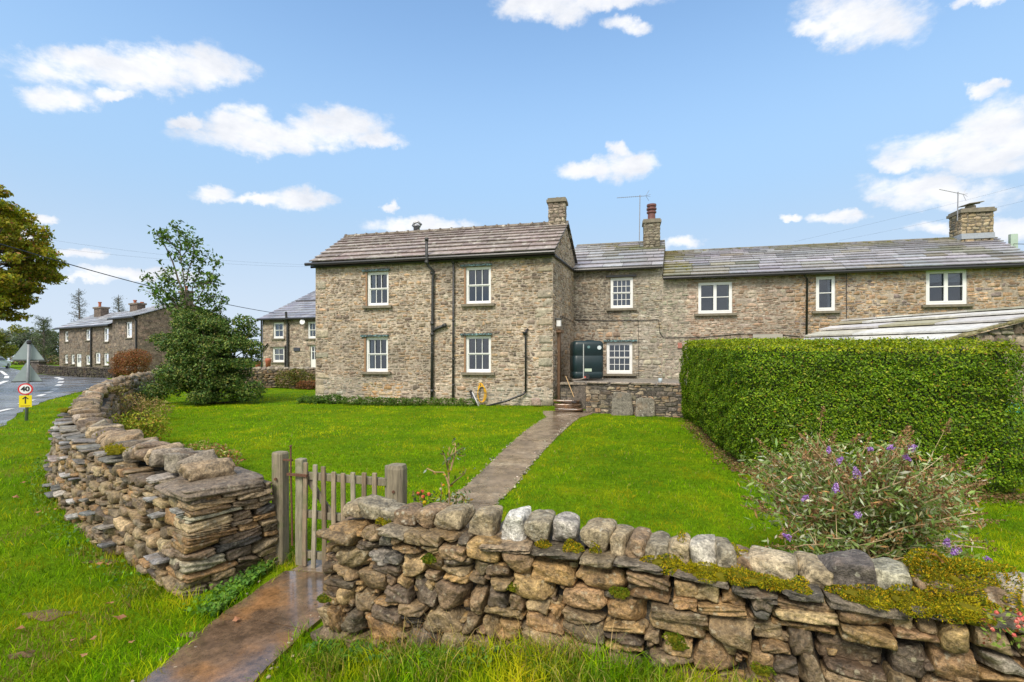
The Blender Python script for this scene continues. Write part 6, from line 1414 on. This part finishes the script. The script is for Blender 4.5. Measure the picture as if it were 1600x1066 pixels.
# ---- rose
rs = thing('rose_bush', (-.5, 3.85, 0), 'spindly rose with orange blooms and yellowing leaves behind the wall by the gate', 'shrub'); st = MB(); lf = MB()
Yr = 3.85
canes = [[(706, 830), (702, 770), (701, 745), (700, 728), (704, 712), (709, 700)], [(702, 760), (698, 748), (693, 738), (680, 738), (667, 732)], [(702, 740), (697, 722), (693, 708), (691, 704)], [(704, 758), (716, 748), (726, 740), (728, 733)], [(712, 830), (713, 790), (712, 765)], [(728, 830), (727, 790), (722, 772)], [(704, 735), (712, 705), (711, 692)], [(690, 830), (688, 790), (690, 765)], [(665, 830), (664, 790), (663, 772)], [(655, 830), (657, 785), (656, 775)], [(740, 830), (734, 795), (730, 775)], [(704, 712), (718, 703), (724, 700)]]
for l in canes:
    pts = np.array([P(u, v, Yr+R.uniform(-.05, .05)) for u, v in l]); st.tube(pts, np.linspace(.008, .004, len(l)), 6, (.17, .15, .05) if R.random() < .6 else (.33, .22, .10))
    m_ = 9; f = rng.integers(1, len(l), m_); leaves(lf, pts[f]+rng.normal(size=(m_, 3))*.03, .040, colvar(m_, [(.12, .16, .04), (.25, .30, .22), (.45, .30, .03), (.35, .24, .08), (.08, .13, .03)], .2), aspect=.5)
for (u0, u1, v0, v1, m_) in ((645, 735, 768, 815, 260), (700, 726, 700, 720, 26)):
    p = np.array([P(rng.uniform(u0, u1), rng.uniform(v0, v1), Yr+rng.normal()*.08) for _ in range(m_)]); leaves(lf, p, .040, colvar(m_, [(.10, .16, .03), (.20, .26, .17), (.30, .26, .05), (.07, .12, .03)], .2), aspect=.5)
part(st, 'canes', M['bark'], rs); part(lf, 'foliage', M['leaf'], rs)
def bloom(root, c, r, pal, name='flower'):
    mb = MB(); m_ = 46; d = rng.normal(size=(m_, 3)); d /= np.linalg.norm(d, axis=1, keepdims=True); leaves(mb, np.array(c)+d*r*.55, r*.9, colvar(m_, pal, .12), nrm=d, aspect=.9, spread=.4); return part(mb, name, M['leaf'], root)
for (u, v) in ((653, 771), (660, 768), (661, 776), (670, 772)): bloom(rs, P(u, v, Yr-.05), .020, [(.75, .20, .10), (.85, .32, .16), (.7, .12, .08)])
bloom(rs, P(663, 785, Yr-.05), .024, [(.7, .5, .02), (.6, .55, .05)]); bloom(rs, P(693, 758, Yr-.05), .014, [(.75, .42, .02)]); bloom(rs, P(688.5, 764, Yr-.05), .014, [(.75, .62, .5)])
# ---- salmon flowers growing at the bottom right on the wall top
sf = thing('rock_flowers', (1.95, 1.9, .74), 'coral pink succulent flowers on the wall top at the right edge', 'flowers'); lf = MB(); p = np.array([P(rng.uniform(1535, 1605), rng.uniform(950, 1010), 1.80) for _ in range(120)]); leaves(lf, p, .022, colvar(120, [(.15, .22, .03), (.25, .32, .06), (.35, .12, .06)], .2)); part(lf, 'foliage', M['leaf'], sf)
for k in range(12): bloom(sf, P(R.choice([1556, 1592, 1600])+R.uniform(-8, 8), R.uniform(955, 1000), 1.78), .010, [(.8, .25, .2), (.85, .38, .3), (.7, .16, .15)])

# ---- turf: real blades
wl_poly_out = None
def dist_path(q, pf, Lg, n=300):
    S = np.array([pf(s)[0] for s in np.linspace(0, Lg, n)]); return np.sqrt(((q[:, None]-S[None])**2).sum(2)).min(1) if len(q) < 60000 else np.concatenate([np.sqrt(((qq[:, None]-S[None])**2).sum(2)).min(1) for qq in np.array_split(q, len(q)//20000+1)])
GP = [((-1.82, 4.0), (-1.0, 3.88)), ((-1.6, 4.5), (-.75, 4.15)), ((-1.05, 5.1), (-.45, 4.8)), ((-.80, 5.9), (-.20, 5.75)), ((-.62, 6.6), (0.02, 6.5)), ((-.42, 7.6), (.22, 7.5)), ((-.2, 8.7), (.50, 8.6)), ((.06, 9.8), (.82, 9.7)), ((.36, 11), (1.16, 10.9)), ((.66, 12.2), (1.5, 12.1)), ((.96, 13.3), (1.85, 13.2)), ((.9, 14.0), (2.3, 13.9)), ((.95, 14.8), (2.5, 14.8))]
gpoly = np.array([l for l, r in GP]+[r for l, r in GP][::-1]); fpoly = np.array([(-2.04, 1.6), (-2.0, 2.45), (-1.96, 3.32), (-1.84, 4.0), (-1.08, 3.88), (-1.34, 3.12), (-1.44, 2.5), (-1.44, 1.6)])
hpoly = np.array([A_, tuple(B2), tuple(B4), tuple(A4)]); rpoly = np.array([(2.0, 14.6), (2.16, 14.2), (4.9, 12.8), (9, 18), (2, 19)])
def grass(N, y0, y1, hmin, hmax, wdt, seed, filt, name, pal, w, lean=.5, xlim=1.22, seg2=True):
    y = np.exp(rng.uniform(math.log(y0), math.log(y1), N)); x = rng.uniform(-xlim, xlim, N)*y; q = np.column_stack([x, y]); k = filt(q); q = q[k]
    k = ~inpoly(q, fpoly) & ~inpoly(q, gpoly) & ~inpoly(q, hpoly) & ~inpoly(q, rpoly) & ~inpoly(q, OL) & (q[:, 0] > rr(q[:, 1])+.08*np.sin(q[:, 1]*3)); q = q[k]
    dl = dist_path(q, pl, Ll); dr_ = dist_path(q, pf, Lr, 120); k = (dl > .34) & (dr_ > .27); q = q[k]; dl = dl[k]; dr_ = dr_[k]; n = len(q)
    z = gz(q[:, 0], q[:, 1]); sc = np.maximum(1, q[:, 1]/4.5)**.8
    pt = vnoise(q[:, 0], q[:, 1], 1.1, 1); p2 = vnoise(q[:, 0], q[:, 1], 3.3, 2)
    h = rng.uniform(hmin, hmax, n)*(.6+.5*pt+.5*vnoise(q[:, 0], q[:, 1], 8.5, 5))
    out_mask = (lambda a: np.ones(len(a), bool)) if hmax > .05 else (lambda a: np.zeros(len(a), bool))
    hug = np.clip(1-(np.minimum(dl, dr_)-.35)/.35, 0, 1); out = q[:, 1] < 30
    h = h*(1+hug*.9*(hmax > .05)); wd = wdt*sc*rng.uniform(.7, 1.3, n)
    a = rng.uniform(0, 6.28, n); dx = np.column_stack([np.cos(a), np.sin(a)]); la = rng.uniform(0, 6.28, n); ln = np.column_stack([np.cos(la), np.sin(la)])*(h*rng.uniform(.1, lean*1.6, n))[:, None]
    b = np.column_stack([q, z-.004]); W2 = np.column_stack([dx*wd[:, None]/2, np.zeros(n)])
    mid = b+np.column_stack([ln*.35, h*.6]); tip = b+np.column_stack([ln, h*.95])
    c = colvar(n, pal, .15, w); yel = np.clip((.6*p2+.4*vnoise(q[:, 0], q[:, 1], .8, 13)-.43)*3.6, 0, 1)[:, None]*.75; c = c*(1-yel)+np.array([.42, .40, .01])*yel; sp_ = np.clip((vnoise(q[:, 0], q[:, 1], 4.2, 6)-.72)*6, 0, 1)[:, None]*.8*rng.random((n, 1)); c = c*(1-sp_)+np.array([.52, .36, .02])*sp_; c = c*(.62+.70*vnoise(q[:, 0], q[:, 1], .55, 11)*.5+.45*pt)[:, None]; p3 = vnoise(q[:, 0], q[:, 1], 8.5, 5); c = c*(.62+.76*p3)[:, None]; p4 = vnoise(q[:, 0], q[:, 1], 2.3, 8); br_ = (p4 > .80) & (rng.random(n) < .45) & out_mask(q); c[br_] = np.array([.26, .19, .07])*rng.uniform(.7, 1.2, (br_.sum(), 1))
    straw = rng.random(n) < .02; c[straw] = (.42, .32, .12)
    mb = MB(); V = np.stack([b-W2, b+W2, mid+W2*.8, mid-W2*.8, tip], 1).reshape(-1, 3); i = np.arange(n)[:, None]*5
    cc_ = np.repeat(c, 5, 0); 
    mb.add(V, [i+np.array([[0, 1, 2, 3]]), i+np.array([[3, 2, 4]])], cc_); return mb.build(name, M['grass'], kind='stuff')
def inside_garden(q):   # lawn side of both walls
    S = np.array([pl(s)[0] for s in np.linspace(0, Ll, 60)]); xl = np.interp(q[:, 1], S[:, 1], S[:, 0]); S2 = np.array([pf(s)[0] for s in np.linspace(0, Lr, 30)])
    yr = np.interp(q[:, 0], S2[:, 0], S2[:, 1]); g1 = (q[:, 0] > xl) & (q[:, 1] > 3.9); g2 = (q[:, 0] > -1.1) & (q[:, 1] > yr); return g1 | g2
GPAL = [(.095, .215, .002), (.145, .29, .002), (.21, .36, .003), (.31, .42, .004), (.06, .14, .002)]
grass(330000, 3.0, 27, .022, .045, .0042, 1, inside_garden, 'lawn_grass', GPAL, [.2, .3, .28, .12, .1], .9)
grass(240000, 1.9, 26, .022, .060, .0046, 2, lambda q: ~inside_garden(q), 'verge_grass', GPAL, [.22, .28, .25, .12, .13], .8, 1.4)
# rank tufts along wall feet
def tufts(name, spots, n, hh, pal, wdt=.005, label=None):
    mb = MB()
    for (x, y, r, k, hs) in spots:
        q = np.column_stack([x+rng.normal(size=k)*r, y+rng.normal(size=k)*r]); z = gz(q[:, 0], q[:, 1]); h = rng.uniform(.4, 1.0, k)*hs; la = rng.uniform(0, 6.28, k); ln = np.column_stack([np.cos(la), np.sin(la)])*(h*rng.uniform(.15, .85, k))[:, None]; a = rng.uniform(0, 6.28, k)
        W2 = np.column_stack([np.cos(a)*wdt/2, np.sin(a)*wdt/2, np.zeros(k)]); b = np.column_stack([q, z-.01]); c = colvar(k, pal, .2)
        P_ = [b+np.column_stack([ln*(t**2.2), h*(t-.25*t*t*t)]) for t in (0, .35, .7, 1.0)]
        V = np.stack([P_[0]-W2, P_[0]+W2, P_[1]+W2*.9, P_[1]-W2*.9, P_[2]+W2*.6, P_[2]-W2*.6, P_[3]], 1).reshape(-1, 3); i = np.arange(k)[:, None]*7
        mb.add(V, [i+np.array([[0, 1, 2, 3]]), i+np.array([[3, 2, 4, 5]]), i+np.array([[5, 4, 6]])], np.repeat(c, 7, 0))
    return mb.build(name, M['grass'], kind='stuff')
sp = []
for k in range(60):
    s = R.uniform(.0, 2.6); p, t = pf(s); n = np.array([t[1], -t[0]]); q = p+n*R.uniform(.33, .55); sp.append((q[0], q[1], .04, 40, R.uniform(.10, .26)))
for k in range(46):
    s = R.uniform(.1, 9); p, t = pl(s); n = -np.array([t[1], -t[0]]); q = p+n*R.uniform(.40, .52); sp.append((q[0], q[1], .05, 34, R.uniform(.06, .16)))
for k in range(16): sp.append((R.uniform(-2.15, -1.85), R.uniform(4.0, 4.35), .04, 40, R.uniform(.08, .2)))
tufts('rank_grass', sp, 0, 0, [(.10, .20, .01), (.16, .26, .02), (.28, .32, .03), (.45, .36, .10), (.07, .15, .01)])
sp = [(x, y, .03, 9, h) for x, y, h in [(R.uniform(-.7, .5), 0, R.uniform(.22, .42)) for _ in range(26)]]; sp = [(x, float(np.interp(x, [-1.2, .72, 2], [3.0, 2.28, 1.8]))-.04, r, k, h) for (x, _, r, k, h) in sp]
tufts('straw_stalks', sp, 0, 0, [(.50, .36, .14), (.38, .28, .12), (.55, .44, .22), (.42, .20, .07)], .0028)
# broadleaf weeds by the gate and walls
mb = MB(); n = 2600; ww = []
for k in range(n):
    m_ = R.random()
    if m_ < .62: x, y = R.uniform(-2.35, -1.95), R.uniform(3.3, 4.3); x = -2.0-abs(R.gauss(0, .10))-.35*max(0, (3.75-y))*0; 
    elif m_ < .8: s = R.uniform(0, 1.2); p, t = pf(s); q = p-np.array([-t[1]*-1, t[0]*-1])*0; nn_ = np.array([t[1], -t[0]]); q = p+nn_*R.uniform(.32, .45); x, y = q
    else: s = R.uniform(.2, 7); p, t = pl(s); nn_ = -np.array([t[1], -t[0]]); q = p+nn_*R.uniform(.40, .6); x, y = q
    ww.append((x, y, float(gz(x, y))+R.uniform(.01, .07)))
ww = np.array(ww); leaves(mb, ww, .030, colvar(n, [(.06, .15, .02), (.10, .22, .02), (.14, .27, .03)], .2), nrm=np.tile([0, -.3, 1.], (n, 1)), aspect=.8); mb.build('weeds', M['leaf'], kind='stuff')
mb = MB()
for (u, v, a, b) in [(75, 955, .16, .07), (160, 872, .14, .05), (225, 868, .12, .05), (300, 985, .08, .03), (35, 1015, .07, .04)]:
    x, y = gp(u, v, .03); n_ = 22; ring = [(x+a*math.cos(t)*(1+.3*math.sin(3*t+u)), y+b*math.sin(t)*(1+.3*math.sin(4*t+v))) for t in np.linspace(0, 2*math.pi, n_, endpoint=False)]
    mb.add([(x, y, float(gz(x, y))+.022)]+[(p[0], p[1], float(gz(*p))+.004) for p in ring], [(0, 1+i, 1+(i+1) % n_) for i in range(n_)])
mb.build('bare_soil', M['soil'], kind='structure')
# litter under the hedge and buddleia
mb = MB(); n = 5200; t = rng.integers(0, 3, n); ss = rng.uniform(0, Ldd, n); pts = []
for k in range(n):
    if t[k] < 2: p, tt = pdx(ss[k]); n_ = np.array([tt[1], -tt[0]]); q = p-n_*rng.normal()*.12
    else: x_ = rng.uniform(4.2, 6.9); q = np.array([x_, 6.75-.36*(x_-4.2)+rng.normal()*.22])
    pts.append((q[0], q[1], float(gz(*q))+rng.uniform(.012, .04)))
leaves(mb, np.array(pts), .04, colvar(n, [(.20, .11, .05), (.28, .17, .08), (.14, .08, .04), (.12, .15, .02), (.10, .16, .015)], .2), nrm=np.tile([0, 0, 1.], (n, 1)), aspect=.7); mb.build('leaf_litter', M['leaf'], kind='stuff')
# single fallen leaves
mb = MB(); th = np.linspace(0, 2*math.pi, 15, endpoint=False); rr2 = .5+.16*np.cos(th*5); V = [(0, 0, .05)]+[(r*math.cos(a), r*math.sin(a)*.8, .12*math.cos(2*a)) for r, a in zip(rr2, th)]; mb.add(V, [(0, 1+i, 1+(i+1) % 15) for i in range(15)], (.42, .20, .11))
lf0 = mb.build('fallen_leaf', M['leaf']); lf0['category'] = 'leaf'
spots = [(186, 967, .07), (172, 945, .05), (30, 985, .05), (115, 1002, .035), (145, 1000, .035), (75, 690, .08), (35, 765, .06), (25, 785, .07), (88, 800, .05), (157, 882, .05), (170, 883, .04), (132, 1025, .035), (370, 972, .05), (206, 1005, .03), (60, 805, .05)]
for i, (u, v, s_) in enumerate(spots):
    x, y = gp(u, v, .03); o_ = lf0 if i == 0 else lf0.copy()
    if i: C.objects.link(o_)
    o_.location = (x, y, float(gz(x, y))+.045); o_.scale = (s_,)*3; o_.rotation_euler = (R.uniform(-.3, .3), R.uniform(-.3, .3), R.uniform(0, 6)); o_['group'] = 'leaves fallen on the verge'; o_['category'] = 'leaf'; o_['label'] = 'small brown fallen leaf lying on the grass verge outside the wall'
o_ = lf0.copy(); C.objects.link(o_); p, t = pf(depth_on(pf, Lr, 1444)); o_.location = (p[0]-.02, p[1]-.09, .92); o_.scale = (.075,)*3; o_.rotation_euler = (.5, .1, 1.0); del o_['group']; o_['label'] = 'broad tan leaf resting on the moss cushion near the right edge'
# bin at the right edge
bn = thing('wheelie_bin', (7.14, 7.3, .1), 'black bin with teal lid just showing past the hedge end', 'bin'); mb = MB(); rbox(mb, 6.86, 7.42, 7.0, 7.6, .10, 1.0, .06); part(mb, 'bin_body', M['plastic'], bn, smooth=True)
mb = MB(); rbox(mb, 6.82, 7.46, 6.95, 7.63, 1.0, 1.14, .05, col=(.04, .28, .22)); part(mb, 'lid', M['attr'], bn, smooth=True); mb = MB(); mb.tube([(6.9, 7.65, 1.0), (7.38, 7.65, 1.0)], .02, 6); part(mb, 'handle', M['plastic'], bn)
# remove unused helper data
